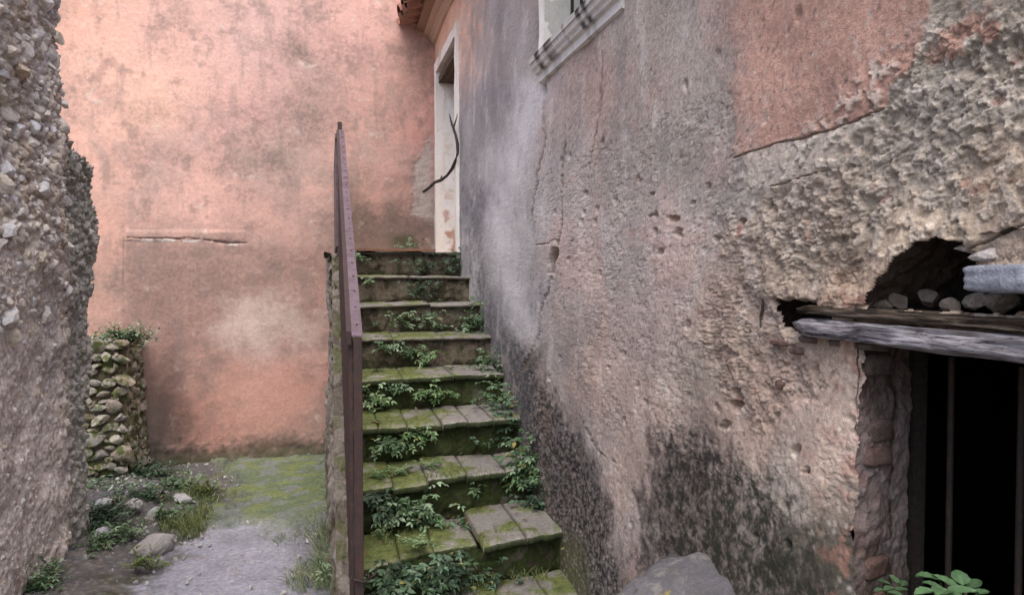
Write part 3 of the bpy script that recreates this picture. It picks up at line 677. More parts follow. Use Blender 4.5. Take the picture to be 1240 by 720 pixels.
for (x, y, rx, ry, a) in [(355, 60, 22, 22, .5), (180, 135, 30, 18, .35), (420, 70, 60, 22, .4), (360, 150, 80, 40, .4), (180, 185, 60, 16, .4), (420, 215, 70, 18, .35), (300, 200, 60, 22, .35), (465, 270, 60, 22, .6), (230, 350, 90, 45, .45), (140, 330, 10, 30, .4), (345, 320, 40, 20, .3), (200, 470, 22, 60, .45), (185, 520, 22, 40, .5)]:
    m = ss(1.3, .3, np.hypot((px - x) / rx, (py - y) / ry) + .7 * n2 + .3 * n3); C = mixc(C, lin((118, 100, 96)), m * a * (.35 + .65 * speck))
C = mixc(C, lin((216, 196, 182)), ss(.35, .75, fbm(XX, ZZ, 5, 5, 970, .65)) * .5)
m = ss(1.25, .4, np.hypot((px - 315) / 55, (py - 385) / 35) + .6 * n2); C = mixc(C, lin((204, 176, 166)), m * .6)
chip = ss(5, -5, sdpoly(px + 9 * n3 + 4 * n2, py + 14 * n2, [(505, 185), (522, 165), (524, 265), (512, 262), (497, 258), (499, 222)]))
C = mixc(C, lin((186, 170, 164)), chip * .85)
D = n1 * .012 + n2 * .003 + n3 * .0010 - chip * .006 * (1 + n3)
sl1 = sdline(px, py + 3 * n2, [(154, 289), (225, 289), (298, 295)]); gap = ss(2.0, .5, sl1 + 1.6 * np.abs(n3) + 1.2 * n2)
D -= gap * .012; D += ss(8, 3, np.abs(py - 285)) * ss(150, 156, px) * ss(300, 294, px) * .006
C = mixc(C, lin((90, 70, 64)), gap * .8)
wb = ss(1.8, .7, sdline(px, py, [(156, 291), (200, 291), (240, 292), (296, 297)])) * ss(.05, .2, fbm(XX, ZZ, 9, 3, 980)); C = mixc(C, lin((232, 224, 218)), wb)
ln = ss(1.2, .4, sdline(px, py, [(150, 286), (149, 345)])); C = mixc(C, lin((140, 104, 92)), ln * .4); D -= ln * .001
rect = (px > 149) & (py > 291) & (py < 540); D -= rect * .004 * ss(305, 170, px)
base = ss(.27, .06, ZZ + .12 * n2 + .06 * n3); C = mixc(C, lin((82, 74, 62)), base * .85); D += base * .015 * (1 + n2) + ss(.1, .0, ZZ) * .02
C = mixc(C, lin((70, 78, 42)), ss(.12, .02, ZZ + .06 * n3) * .7)
lm = ss(1.2, .3, np.hypot((px - 490) / 26, (py - 293) / 14) + .5 * n2); C = mixc(C, lin((76, 82, 44)), lm * .8)
P = np.stack([XX, BACK - D, ZZ], -1)
blk = ss(6, -8, sdpoly(px + 8 * n2, py + 4 * n2, [(151, 293), (300, 297), (392, 300), (396, 420), (330, 440), (300, 360), (240, 420), (160, 440)]))
C = mixc(C, lin((150, 112, 100)), blk * (.30 + .3 * speck))
C = mixc(C, lin((106, 80, 76)), ss(1.2, .2, np.hypot((px - 205) / 28, (py - 480) / 75) + .5 * n2) * .5)
C = mixc(C, lin((130, 108, 100)), ss(.1, .5, fbm(XX, ZZ, 3.4, 6, 956, .68) + .25 * fbm(XX, ZZ, 13, 4, 957)) * .45)
C = mixc(C, lin((142, 120, 112)), ss(.1, .55, fbm(XX, ZZ * .22, 6.5, 5, 958, .6)) * .35)
m = ss(1.3, .2, np.hypot((px - 330) / 75, (py - 395) / 42) + .7 * n2 + .2 * n3); C = mixc(C, lin((212, 182, 174)), m * .5)
m = ss(1.2, .3, np.hypot((px - 320) / 80, (py - 480) / 45) + .5 * n2); C = mixc(C, lin((214, 150, 132)), m * .5)
C = desat(C, .66) * np.array([1.02, 1.03, 1.01])
link('wall', grid_mesh(P, np.clip(C, .002, .9), None, flip=False), M['pink'], pink)
V = []; F = []; box(V, F, -6, 1.6, BACK + .02, BACK + .4, -.1, 5.6); link('wall_core', mesh(V, F, [lin((150, 130, 120))] * 8), M['plaster'], pink)

# ================================================================ LEFT RUBBLE WALL
LX = -1.49; LEND = 5.02; LBRK = 4.62
def lend(z): return LEND + .27 * ss(.5, 2.1, z)
left = empty('rubble_wall', (LX, 3, 0)); tag(left, 'rough rubble stone wall with grey mortar along the left edge', 'wall')
ys = np.concatenate([np.arange(.5, 3.6, .03), np.arange(3.6, LEND + .30, .0065)]); zs = np.arange(-.1, 3.75, .0105)
YY, ZZ = np.meshgrid(ys, zs, indexing='ij'); px, py = survey(LX, YY, ZZ)
n1 = fbm(YY, ZZ, 1.5, 3, 1000); n2 = fbm(YY, ZZ, 6, 4, 1010); n3 = fbm(YY, ZZ, 24, 4, 1020, .6)
F1, F2, ID = worley(YY + .02 * n2, ZZ * 1.25 + .02 * n3, 17, 1030)
render = ss(-.10, .12, 1.62 - ZZ + .35 * n2 - .18 * (YY - 4.2) + .1 * n1) * ss(LBRK + .1, LBRK - .15, YY + .2 * n2) ; render = np.maximum(render, .6 * ss(.4, .0, ZZ - .6 + .4 * n2))
D = n1 * .05 + n2 * .012 + n3 * .005 + (1 - render) * ((1 - F1) * .035 + (ID - .5) * .02) + render * ((ID > .7) * ss(.5, .2, F1) * .004 + .003 * fbm(YY, ZZ, 50, 3, 1033))
Fb, _, IDb = worley(YY + .01 * n3, ZZ * 1.2, 36, 1035); D += render * (IDb > .3) * ss(.55, .15, Fb) * .006 * IDb
D -= ss(LBRK, LBRK + .05, YY) * .012 * ss(.9, 1.3, ZZ)
c1 = lin((160, 150, 142)); C = np.ones(YY.shape + (3,)) * c1
C = mixc(C, lin((126, 104, 84)), ss(0, .5, n2 + n1 * .5) * .6)
C = mixc(C, lin((150, 146, 148)), (ID > .5) * .4)
C = mixc(C, lin((178, 168, 166)) * (1 + .15 * n3)[..., None], render * .85)
C = mixc(C, lin((126, 126, 136)), ss(.0, .4, fbm(YY, ZZ, 2.6, 5, 1040, .6)) * .5 * (YY > 4.2))
C = mixc(C, lin((118, 120, 118)), ss(LBRK - .05, LBRK + .1, YY) * .7)
C = mixc(C, lin((80, 88, 56)), ss(LBRK - .02, LBRK + .1, YY) * ss(-.1, .3, n2 + .3 * n1) * .6 * ss(1.5, 2.2, ZZ))
C = mixc(C, lin((132, 114, 106)), ss(.2, .5, fbm(YY, ZZ, 5, 4, 1050)) * .4 * render); C = mixc(C, lin((196, 194, 198)), render * (IDb > .72) * ss(.5, .2, Fb) * .5); C = mixc(C, lin((104, 92, 84)), render * (IDb < .2) * ss(.6, .3, Fb) * .5)
zt = np.where(YY < LBRK, np.where(YY < 3.4, 2.6, 3.5), 1.66 + .80 - (YY - LBRK) * .24) + .03 * fbm(YY, YY * 0, 18, 3, 1060)  # unseen near stretch lowered so more light reaches both walls
keepm = (ZZ < zt) & (YY < lend(ZZ) + .02 * n3)
D = np.where(YY > lend(ZZ) - .05, D - (YY - lend(ZZ) + .05) * .8, D)
Pg = np.stack([LX + D, YY, ZZ], -1)
link('mortar', grid_mesh(Pg, np.clip(desat(C, .85) * 1.9 * np.array([1.02, 1, .96]), .002, .9), keepm, flip=False), M['rubble_bed'], left)
V = []; F = []; box(V, F, LX - .55, LX - .045, .5, 3.45, -.1, 2.5); box(V, F, LX - .55, LX - .045, 3.451, LBRK - .04, -.1, 3.4); box(V, F, LX - .55, LX - .05, LBRK - .04, LEND - .05, -.1, 2.25)
link('wall_core', mesh(V, F, [c1] * 24), M['rubble_bed'], left)
# stones
cand = []
r2 = random.Random(11)
def pack(n, region, rmin, rmax, have, pw=2.2, pad=.80):
    out = []
    for _ in range(n):
        y, z = region(); r = rmin + (rmax - rmin) * r2.random() ** pw
        ok = all((y - a) ** 2 + (z - b) ** 2 > ((r + c) * pad) ** 2 for a, b, c in have)
        if ok: have.append((y, z, r)); out.append((y, z, r))
    return out
have = []
def reg_a():
    while True:
        y = r2.uniform(3.55, LBRK + .02); z = r2.uniform(1.35, 3.65)
        if z > 1.62 + .12 * math.sin(y * 9) or r2.random() < .25: return y, z
def reg_b():
    while True:
        y = r2.uniform(LBRK, LEND + .26); z = r2.uniform(.2, 2.48)
        if z < 1.66 + .79 - (y - LBRK) * .24 and y < lend(z) - .01: return y, z
def reg_c(): return r2.uniform(3.7, LBRK), r2.uniform(.1, 1.7)
A_ = pack(12000, reg_a, .017, .072, have, 2.1, .60) ; B_ = pack(2600, reg_b, .016, .036, have, 2, .66); C2 = pack(3000, reg_c, .006, .030, have, 3.4, 1.0)
def wall_d(y, z):
    i = np.searchsorted(ys, y) - 1; j = np.searchsorted(zs, z) - 1; return D[min(max(i, 0), len(ys) - 1), min(max(j, 0), len(zs) - 1)]
allst = [(y, z, r, 0) for y, z, r in A_] + [(y, z, r, 1) for y, z, r in B_] + [(y, z, r, 2) for y, z, r in C2]
allst.sort(key=lambda t: -t[2] / (t[0]))
def joined_stones(lst, parent, mat, name='rubble'):
    VV = []; FF = []; b = 0
    for loc, dims, rot, ms in lst:
        mx = Matrix.LocRotScale(Vector(loc), Matrix.Rotation(rot[0], 3, 'X') @ Matrix.Rotation(rot[1], 3, 'Y') @ Matrix.Rotation(rot[2], 3, 'Z'), Vector(dims))
        co = np.empty(len(ms.vertices) * 3); ms.vertices.foreach_get('co', co); co = co.reshape(-1, 3)
        mm = np.array(mx); VV.append(co @ mm[:3, :3].T + mm[:3, 3]); 
        FF += [tuple(b + v for v in p.vertices) for p in ms.polygons]; b += len(co)
    if not VV: return None
    o = link(name, mesh(np.concatenate(VV), FF), mat, parent); o['kind'] = 'stuff'; return o
SLOW = [stone_mesh(60 + i, 1, 7) for i in range(10)]
ST_low = []
rest = [[], []]
for i, (y, z, r, kd) in enumerate(allst):
    x = LX + wall_d(y, z) - .006 + r * (.05 if kd == 2 else -.12)
    dims = (r * r2.uniform(.7, 1.1), r * r2.uniform(1.1, 1.7), r * r2.uniform(.75, 1.1))
    if kd == 2: dims = (r * .8, r, r * .9)
    rot = (r2.uniform(-.6, .6), r2.uniform(-.4, .4), r2.uniform(-.4, .4))
    if i < 290: put_stone('stone', (ST_dark if kd == 1 else ST_rub)[r2.randrange(14)], (x, y, z), dims, left, rot)
    else: rest[1 if kd == 1 else 0].append(((x, y, z), dims, rot, SLOW[r2.randrange(10)]))
joined_stones(rest[0], left, M['rubble'], 'small_rubble'); joined_stones(rest[1], left, M['dark_rubble'], 'small_rubble')
LEFT_D = D; 

# ================================================================ MOSSY STONE PIER beside the salmon wall
p0 = on_y(104, 560, 6.15); p1 = on_y(153, 570, 5.95); ptop = on_y(125, 412, 6.0)
PX0, PX1, PY0, PZT = -2.10, p1.x, 5.98, ptop.z
pier = empty('stone_pier', ((PX0 + PX1) / 2, PY0, 0)); tag(pier, 'low ruined pier of pale stones and moss standing against the salmon wall', 'pier')
def pier_c(a, b, P):
    n = fbm(a, b, 7, 4, 1100); c = np.ones(a.shape + (3,)) * lin((112, 104, 88)); return mixc(c, lin((98, 108, 56)), ss(-.1, .3, n) * .8)
pd = lambda a, b, P: .03 * fbm(a, b, 5, 4, 1110) + .01 * fbm(a, b, 22, 3, 1111)
PW = .10
link('core', patch((PX0, PY0, -.05), (PX1 - PX0, 0, 0), (0, .03, PZT), 60, 110, pd, pier_c, (0, -1, 0)), M['rubble_bed'], pier)
link('core', patch((PX1 - .01, PY0, -.05), (0, BACK - PY0, 0), (-.06, 0, PZT), 60, 110, pd, pier_c, (1, 0, 0)), M['rubble_bed'], pier)
link('core', patch((PX0, PY0, PZT - .06), (PX1 - PX0 - .04, 0, 0), (0, BACK - PY0, 0), 40, 60, pd, pier_c, (0, 0, 1)), M['rubble_bed'], pier)
have = []
def reg(): return r2.uniform(PX0, PX1 - .02), r2.uniform(.05, PZT - .02)
for x, z, r in pack(2500, reg, .032, .095, have, 1.1, .60):
    put_stone('stone', ST_moss[r2.randrange(14)], (x, PY0 - .005, z), (r * r2.uniform(1.0, 1.9), r * .7, r * r2.uniform(.6, 1.1)), pier, (r2.uniform(-.3, .3), r2.uniform(-.5, .5), r2.uniform(-.3, .3)))
have = []
def reg(): return r2.uniform(PY0, BACK - .03), r2.uniform(.05, PZT - .02)
for y, z, r in pack(2200, reg, .03, .08, have, 1.2, .60):
    put_stone('stone', ST_moss[r2.randrange(14)], (PX1 - .015 - .05 * z, y, z), (r * .7, r * 1.6, r * 1.0), pier)
for i in range(22):
    put_stone('stone', ST_moss[r2.randrange(14)], (r2.uniform(PX0, PX1 - .05), r2.uniform(PY0, BACK - .1), PZT - .03), (.07, .06, .04), pier)

# ================================================================ GROUND
def ground_h(X, Y):
    b = .62 * ss(.0, .75, X) * ss(2.1, 1.3, Y)                       # bank rising to the cellar door
    b = b + .30 * ss(.02, .3, X) * ss(2.75, 2.2, Y) * (1 - ss(.0, .75, X) * ss(2.1, 1.3, Y))
    h = .06 * ss(-.9, -1.5, X) * ss(5.3, 4.6, Y) + .10 * ss(-1.0, -1.45, X) * ss(4.9, 5.5, Y) * ss(6.6, 6.1, Y)
    return b + h
gx = np.unique(np.concatenate([np.linspace(-60, -3, 30), np.arange(-3, -1.7, .04), np.arange(-1.7, .35, .0085), np.arange(.35, 1.7, .03), np.linspace(1.7, 60, 24)]))
gy = np.unique(np.concatenate([np.linspace(-60, 0, 30), np.arange(0, 2.7, .04), np.arange(2.7, 6.8, .0125), np.linspace(6.8, 60, 24)]))
XX, YY = np.meshgrid(gx, gy, indexing='ij'); n1 = fbm(XX, YY, 1.2, 4, 1200); n2 = fbm(XX, YY, 5, 4, 1210); n3 = fbm(XX, YY, 24, 4, 1220, .6)
px, py = survey(XX, YY, 0.0); inr = (np.abs(XX) < 4) & (YY > 0) & (YY < 8)
n1 = n1 * inr; F1, F2, ID = worley(XX, YY, 26, 1230)
peb = (ID > .62) * ss(.48, .2, F1) * inr
H = ground_h(XX, YY) + n1 * .012 + n2 * .006 * inr + n3 * .003 * inr
patchm = ss(14, -10, sdpoly(px + 26 * n2, py + 14 * n2, [(268, 560), (395, 548), (402, 640), (330, 640), (290, 632), (240, 640), (300, 600)]))
path = ss(22, -14, sdpoly(px + 26 * n2, py + 14 * n2, [(240, 640), (300, 632), (400, 640), (420, 740), (360, 900), (150, 900), (170, 720), (200, 680)]))
H += peb * .006 * (1 - patchm) * (1 - path * .75) + ss(.35, .65, patchm + .25 * n3) * .035
C = np.ones(XX.shape + (3,)) * lin((98, 96, 98)); C = mixc(C, lin((112, 108, 106)), ss(0, .4, n2))
C = mixc(C, lin((66, 72, 44)), ss(.0, .35, fbm(XX, YY, 3, 5, 1240, .6)) * .6)
C = mixc(C, lin((158, 160, 176)) * (1 + .2 * n3 + .2 * n2)[..., None], path * .85)
C = mixc(C, lin((108, 124, 94)), patchm * .8); C = mixc(C, lin((124, 134, 80)), patchm * ss(-.1, .3, n2) * .6); C = mixc(C, lin((126, 130, 134)), patchm * ss(.05, .35, fbm(XX, YY, 5, 5, 1250)) * .7)
C = mixc(C, lin((104, 106, 114)), ss(340, 370, px + 20 * n2) * path * .6)
C = mixc(C, lin((150, 146, 142)), peb * .4 * (1 - patchm))
P = np.stack([XX, YY, H], -1)
tag(link('ground', grid_mesh(P, np.clip(C, .002, .9)), M['ground']), 'trodden earth and worn concrete floor of the passage, mossy by the pink wall', kind='structure')
#SPLIT
# ================================================================ STAIRCASE
stair = empty('stone_staircase', (.5, 2.4, 0)); tag(stair, 'mossy old stone steps climbing between the iron railing and the plaster wall', 'steps')
SKEW = {0: .16, 1: .20, 2: .22, 3: .10, 4: .08, 5: .03, 6: .0, 7: -.02, 8: -.05}
SX1 = .985
def sx0(y): return .045 - .075 * (y - 2.4) / 4.3
GREEN = lin((52, 64, 32)); MOSS = lin((104, 118, 52))
for k in range(0, 9):
    y0 = step_y(k); z1 = step_z(k); z0 = z1 - .18 if k else .15; x0 = sx0(y0); sk = SKEW[k]; slab = .026 if k < 5 else .014
    low = ss(5.5, 3.0, np.array(float(k)))
    def rd(a, b, P, k=k): return .010 * fbm(a + 7 * k, b, 5, 4, 1300 + k) + .004 * fbm(a, b, 30, 4, 1320 + k) - .012 * ss(.0, .05, .05 - b) - (.010 * ss(.25, .4, fbm(a + k, b, 7, 3, 1340)))
    def rc(a, b, P, k=k, low=low):
        n = fbm(a + 3 * k, b, 6, 5, 1350 + k, .6); f = fbm(a, b, 24, 4, 1370 + k)
        c = np.ones(a.shape + (3,)) * lin((108, 98, 86)); c = mixc(c, lin((134, 126, 114)), ss(0, .4, n) * .5)
        g = ss(.25, -.15, n + .2 * f + .35 * (1 - low) * ss(.0, .12, b) - .25 * low)
        c = mixc(c, lin((60, 56, 44)), g * .85); c = mixc(c, GREEN * .8, ss(-.3, .1, f) * g * (.35 + .6 * low)); 
        c = mixc(c, lin((46, 42, 34)), ss(.3, .45, fbm(a + 5 * k, b, 9, 4, 1390)) * .7)
        c = mixc(c, GREEN * .85, ss(-.5, .1, n + .3 * f) * (.85 if k < 5 else .0)); c = mixc(c, GREEN * 1.5, ss(.1, .4, f + .4 * n) * (.6 if k < 6 else .15)); c = mixc(c, lin((110, 106, 98)), ss(.35, .5, fbm(a + 9 * k, b, 6, 4, 1395)) * ss(.55, .8, a) * .7)
        return c
    x0 = .075
    me = patch((x0, y0 + .012, z0 - .02), (SX1 - x0, sk, 0), (0, .01, z1 - slab - z0 + .02), 150, 46, rd, rc, (0, -1, 0))
    link('riser', me, M['step'], stair)
    # tread slabs
    dep = .381 + .06 if k < 8 else BACK - y0 - .02
    x = .088; slabs = []; g = .0022 if k < 4 else .001
    while x < SX1 - .05:
        wdt = rnd.uniform(.13, .20) if k < 4 else (rnd.uniform(.26, .34) if k < 6 else rnd.uniform(.4, .6))
        if SX1 - (x + wdt) < .07: wdt = SX1 + .01 - x
        slabs.append((x, wdt)); x += wdt
    for si, (x, wdt) in enumerate(slabs):
        nu, nv = 20, 34
        front = rnd.uniform(-.016, .012) * (1 if k < 4 else .3); dz = rnd.uniform(-.007, .006) * (1 if k < 4 else .4)
        if k == 1 and x < .42: front += .10; dz -= .035
        tl = rnd.uniform(-.03, .03); 
        U, Vv = np.meshgrid(np.linspace(0, 1, nu), np.linspace(0, 1, nv), indexing='ij')
        # wrap: underside-front -> front edge -> top, as one rounded sheet with sides
        s = Vv * 1.12 - .12
        Xg = x + g + (wdt - 2 * g) * U; fr = (Xg - x0) / (SX1 - x0)
        ragged = .012 * fbm(Xg * 1., Xg * 0 + k, 14, 4, 1400 + k) + .008 * fbm(Xg, Xg * 0 + k, 45, 3, 1410)
        Yb = y0 + sk * fr + front + ragged * np.exp(-np.maximum(s, 0) * 6) - .012
        Yg = Yb + np.maximum(s, 0) * dep + .010 * ss(0.02, 0, s) * (s < .05) * 0
        edge = np.minimum(np.minimum(U, 1 - U) * wdt, np.maximum(s, 0) * dep)
        Zg = z1 + dz + tl * (Xg - x - wdt / 2) + .004 * fbm(Xg, Yg, 9, 4, 1430 + k) + .002 * fbm(Xg, Yg, 40, 3, 1431) - (.006 if k < 4 else .003) * ss(.016, 0, edge) - .006 * (s > 0) * ss(.06, 0, np.maximum(s, 0) * dep)
        Zg = np.where(s < 0, Zg + s / .12 * slab, Zg); Yg = np.where(s < 0, Yg + .004 * np.sin(s * 26), Yg)
        n = fbm(Xg, Yg, 6, 5, 1450 + k, .6); f = fbm(Xg, Yg, 30, 4, 1460)
        c = np.ones(Xg.shape + (3,)) * lin((146, 142, 138)) * (1 + rnd.uniform(-.12, .10)); c = c * (1 + .15 * f)[..., None]
        mleft = ss(.75, .15, fr) if k in (2, 3, 4) else (.55 if k < 6 else .15)
        if k == 1: mleft = ss(.5, .3, fr) * 1.1 + .35
        mm = ss(.22, -.12, n + .15 * f - .60 * mleft + (.26 if k < 3 else .26) + .22 * ss(.45, .8, fr))
        c = mixc(c, MOSS, mm * .85 * (s > -.02)); c = mixc(c, lin((64, 62, 34)), mm * ss(0, .3, f) * .5)
        c = mixc(c, GREEN if k < 5 else lin((84, 78, 66)), ss(.0, -.02, s) * (.9 if k < 5 else .75)); c = mixc(c, lin((70, 66, 56)), ss(.008, 0, np.minimum(U, 1 - U) * wdt) * (.5 if k < 4 else .2) * (1 - .8 * mm)); c = mixc(c, lin((176, 172, 164)), ss(.0, .01, s) * ss(.07, .02, s) * ss(-.3, .2, f) * .5)
        Zg += mm * .006 * (s > .02) * (1 + f)
        Pg = np.stack([Xg, Yg, Zg], -1)
        # side skirts
        Pg = np.concatenate([Pg[:1] * 1, Pg, Pg[-1:] * 1]); Pg[0, :, 2] -= .03; Pg[-1, :, 2] -= .03; c = np.concatenate([c[:1], c, c[-1:]])
        o = link('tread_stone', grid_mesh(Pg, np.clip(c, .002, .9)), M['step'], stair)
# rubble side of the staircase below the railing
ys = np.arange(2.28, BACK, .012); zs = np.arange(-.1, 1.84, .010)
YY, ZZ = np.meshgrid(ys, zs, indexing='ij'); px, py = survey(.02, YY, ZZ)
top = np.clip(step_z((YY - step_y(0)) / .381 - .25), .36, LAND) - .01 + .012 * fbm(YY, YY * 0, 12, 3, 1501)
n2 = fbm(YY, ZZ, 5, 4, 1510); n3 = fbm(YY, ZZ, 22, 4, 1520, .6); F1, F2, ID = worley(YY, ZZ * 1.3, 9, 1530)
D = .02 * n2 + .008 * n3 + (1 - F1) * .02 + (ID - .5) * .015 + .035 * ss(1.2, 0, ZZ) 
brk = ss(-.05, .15, fbm(YY, ZZ, 3, 4, 1540) + .4 * ss(5.6, 6.5, YY) - .05)
D -= brk * .03
C = np.ones(YY.shape + (3,)) * lin((134, 128, 122)); C = mixc(C, lin((104, 82, 66)), brk * .8); C = mixc(C, lin((150, 108, 88)), brk * ss(.1, .4, n2) * .6); C = mixc(C, lin((162, 158, 154)), (1 - brk) * ss(0, .4, n2) * .5)
C = mixc(C, lin((76, 80, 46)), ss(.7, .1, ZZ + .3 * n2) * .55)
def cap_d(a, b, P):
    f1, f2, i_ = worley(P[..., 0] * 1.3 + 3, P[..., 1], 11, 1551); return .008 * fbm(P[..., 0], P[..., 1], 9, 4, 1550) + .005 * fbm(P[..., 0], P[..., 1], 34, 3, 1552) + (1 - f1) * .022 + (i_ - .5) * .022 - .02
def cap_c(a, b, P):
    f1, f2, i_ = worley(P[..., 0] * 1.3 + 3, P[..., 1], 11, 1551); n = fbm(P[..., 0], P[..., 1], 8, 4, 1560)
    c = mixc(np.ones(a.shape + (3,)) * lin((96, 90, 84)), lin((128, 122, 116)), (i_ > .45) * .7); c = mixc(c, lin((84, 72, 62)), ss(.10, .0, f2 - f1) * .8)
    return mixc(c, lin((78, 84, 50)), ss(.0, .35, n) * .7)
ya, yb_ = 2.30, step_y(8) + .09; za, zb = .345, LAND - .012
link('stringer', patch((.012, ya, za), (.08, 0, 0), (0, yb_ - ya, zb - za), 14, 460, cap_d, cap_c, (0, -.4, 1)), M['rubble_bed'], stair)
link('stringer', patch((-.045, yb_, zb - .004), (.137, 0, 0), (0, BACK - yb_ - .02, 0), 18, 90, cap_d, cap_c, (0, 0, 1)), M['rubble_bed'], stair)
keepm = (ZZ < top)
P = np.stack([sx0(YY) - .002 - D + .02, YY, ZZ], -1)
link('side_wall', grid_mesh(P, np.clip(C, .002, .9), keepm, flip=True), M['rubble_bed'], stair)
V = []; F = []; box(V, F, .06, SX1, step_y(0) + .03, step_y(0) + .3, -.1, .14)
for k in range(0, 9): box(V, F, .10, SX1, step_y(k) + .33 if k else step_y(0) + .25, (BACK - .01), step_z(k) - .20 if k else -.1, step_z(k) - .055)
link('core', mesh(V, F, [lin((90, 84, 74))] * len(V)), M['step'], stair)
V = []; F = []; N = 26
for i in range(N):
    y = BACK - .03 - i * 0; 
# thin terracotta nosing strip of the landing
p = on_y(432, 303, step_y(8) - .01); q = on_y(545, 308, step_y(8) - .01)
V = []; F = []; C_ = []; N = 40
for i in range(N):
    x = p.x + (q.x - p.x - .12) * i / (N - 1); w_ = .006 * math.sin(i * 1.3) * .4
    y = step_y(8) - .035 - .05 * (x - .0) + w_
    for dy, dz in ((0, 0), (0, .016), (.10, .018), (.10, 0)): V.append((x, y + dy, LAND + .004 + dz + w_ * .4)); C_.append(lin((150, 112, 92)))
for i in range(N - 1):
    for j in range(4): F.append((i * 4 + j, i * 4 + (j + 1) % 4, i * 4 + 4 + (j + 1) % 4, i * 4 + 4 + j))
F += [(0, 1, 2, 3), tuple((N - 1) * 4 + j for j in (3, 2, 1, 0))]
link('landing_edge', mesh(V, F, C_), M['step'], stair)

# ================================================================ IRON RAILING
RX = .072
rail = empty('iron_railing', (RX, 2.45, step_z(0))); tag(rail, 'dull purple iron railing with riveted flat top on the open side of the steps', 'railing')
na = on_x(431, 406, RX + .01); fa = on_x(411, 157, RX)
def ztop(y): return na.z + (fa.z - na.z) * (y - na.y) / (fa.y - na.y)
print('rail', na, fa)
V = []; F = []
def slope_box(V, F, x0, x1, ya, yb, d0, d1):
    b = len(V)
    for x in (x0, x1):
        for y in (ya, yb):
            for d in (d0, d1): V.append((x, y, ztop(y) + d))
    F += [tuple(b + i for i in f) for f in ((0, 1, 3, 2), (4, 6, 7, 5), (0, 4, 5, 1), (2, 3, 7, 6), (0, 2, 6, 4), (1, 5, 7, 3))]
slope_box(V, F, RX - .004, RX + .032, na.y, fa.y, -.006, 0)
link('handrail', mesh(V, F), M['rail'], rail)
V = []; F = []; slope_box(V, F, RX - .0205, RX - .0045, na.y + .03, fa.y, -.045, -.002); link('rail_web', mesh(V, F), M['rust'], rail)
riv = bmesh.new(); bmesh.ops.create_icosphere(riv, subdivisions=1, radius=.0042); rm = bpy.data.meshes.new('rivet_shape'); riv.to_mesh(rm); riv.free(); rm.materials.append(M['rust'])
y = na.y + .07
while y < fa.y:
    o = link('rivet', rm, None, rail); o.location = (RX + .016, y, ztop(y) + .002); o.scale = (1, 1, .6)
    o.matrix_parent_inverse = rail.matrix_basis.inverted(); y += .125
def postbox(name, x0, x1, y0, y1, z0, z1, mat, parent=rail):
    bm = bmesh.new(); V = []; F = []; box(V, F, x0, x1, y0, y1, z0, z1); m0 = mesh(V, F); bm.from_mesh(m0)
    bmesh.ops.recalc_face_normals(bm, faces=bm.faces); bmesh.ops.bevel(bm, geom=bm.edges[:], offset=.002, segments=2, affect='EDGES')
    me = bpy.data.meshes.new('bar_shape'); bm.to_mesh(me); bm.free(); me.materials.append(mat)
    o = link(name, me, None, parent); return o
postbox('post', RX + .002, RX + .030, na.y - .003, na.y + .032, step_z(0) - .02, ztop(na.y) - .008, M['rust'])
postbox('post', RX - .012, RX + .002, na.y + .05, na.y + .065, step_z(0) + .05, ztop(na.y) - .04, M['rust'])
postbox('post', RX - .012, RX + .018, fa.y - .0, fa.y + .03, LAND - .35, fa.z + .055, M['rust'])
y = na.y + .13; i = 0
while y < fa.y - .05:
    k = math.floor((y - step_y(0)) / .381); k = max(0, min(8, k))
    postbox('baluster', RX - .014, RX + .004, y, y + .022, step_z(k) - .03, ztop(y) - .035, M['rust']); y += .105
# level guard along the landing
zt = fa.z - .02; yb = BACK - .05
postbox('guard_rail', RX - .030, RX + .0, fa.y + .03, yb, zt - .035, zt, M['rail'])
postbox('guard_rail', RX - .030, RX - .008, fa.y + .03, yb, LAND + .03, LAND + .055, M['rail'])
y = fa.y + .08
while y < yb - .02:
    postbox('guard_slat', RX - .027, RX - .010, y, y + .07, LAND + .055, zt - .036, M['rail']); y += .085
postbox('post', RX - .032, RX + .0, yb - .002, yb + .03, LAND, zt - .002, M['rail'])
# wire tie round the foot of the post
V = []; F = []; c = Vector((RX + .018, na.y + .012, on_x(437, 702, RX + .02).z))
tube(V, F, [c + Vector((math.cos(a) * .030, math.sin(a) * .028, .006 * math.sin(a * 2))) for a in np.linspace(0, 5.6, 22)], [.0045] * 22, 6)
tube(V, F, [c + Vector((.028, -.018, 0)), c + Vector((.05, -.01, .012)), c + Vector((.058, .03, .02))], [.0045, .004, .003], 6)
link('wire_tie', mesh(V, F, smooth=True), M['gate'], rail)

# ================================================================ LOOSE STONES
def pebble(seed):
    me = stone_mesh(seed, 4, 7); vs = np.array([v.co for v in me.vertices]); 
    n = fbm(vs[:, 0] + vs[:, 2] * .7, vs[:, 1] - vs[:, 2] * .6, 2.2, 5, seed, .55)
    vs = vs * (1 + .09 * n)[:, None]; me.vertices.foreach_set('co', vs.astype(np.float32).ravel()); me.polygons.foreach_set('use_smooth', [True] * len(me.polygons)); me.materials.append(M['loose']); me.update(); return me
bl = block_mesh(91, (.21, .24, .42), M['boulder'], .06, 14)
for v in bl.vertices:
    c = v.co; t = max(0, (c.z + .05) / .42); f = 1 - .38 * t * t; c.x *= f * (1.12 - .25 * (c.x > 0)); c.y *= f
    c += Vector((fbm(np.array([c.x + 3]), np.array([c.z + c.y]), 6, 4, 7)[0], fbm(np.array([c.y + 3]), np.array([c.z - c.x]), 6, 4, 8)[0], fbm(np.array([c.x + 3]), np.array([c.y]), 8, 4, 9)[0])) * .012
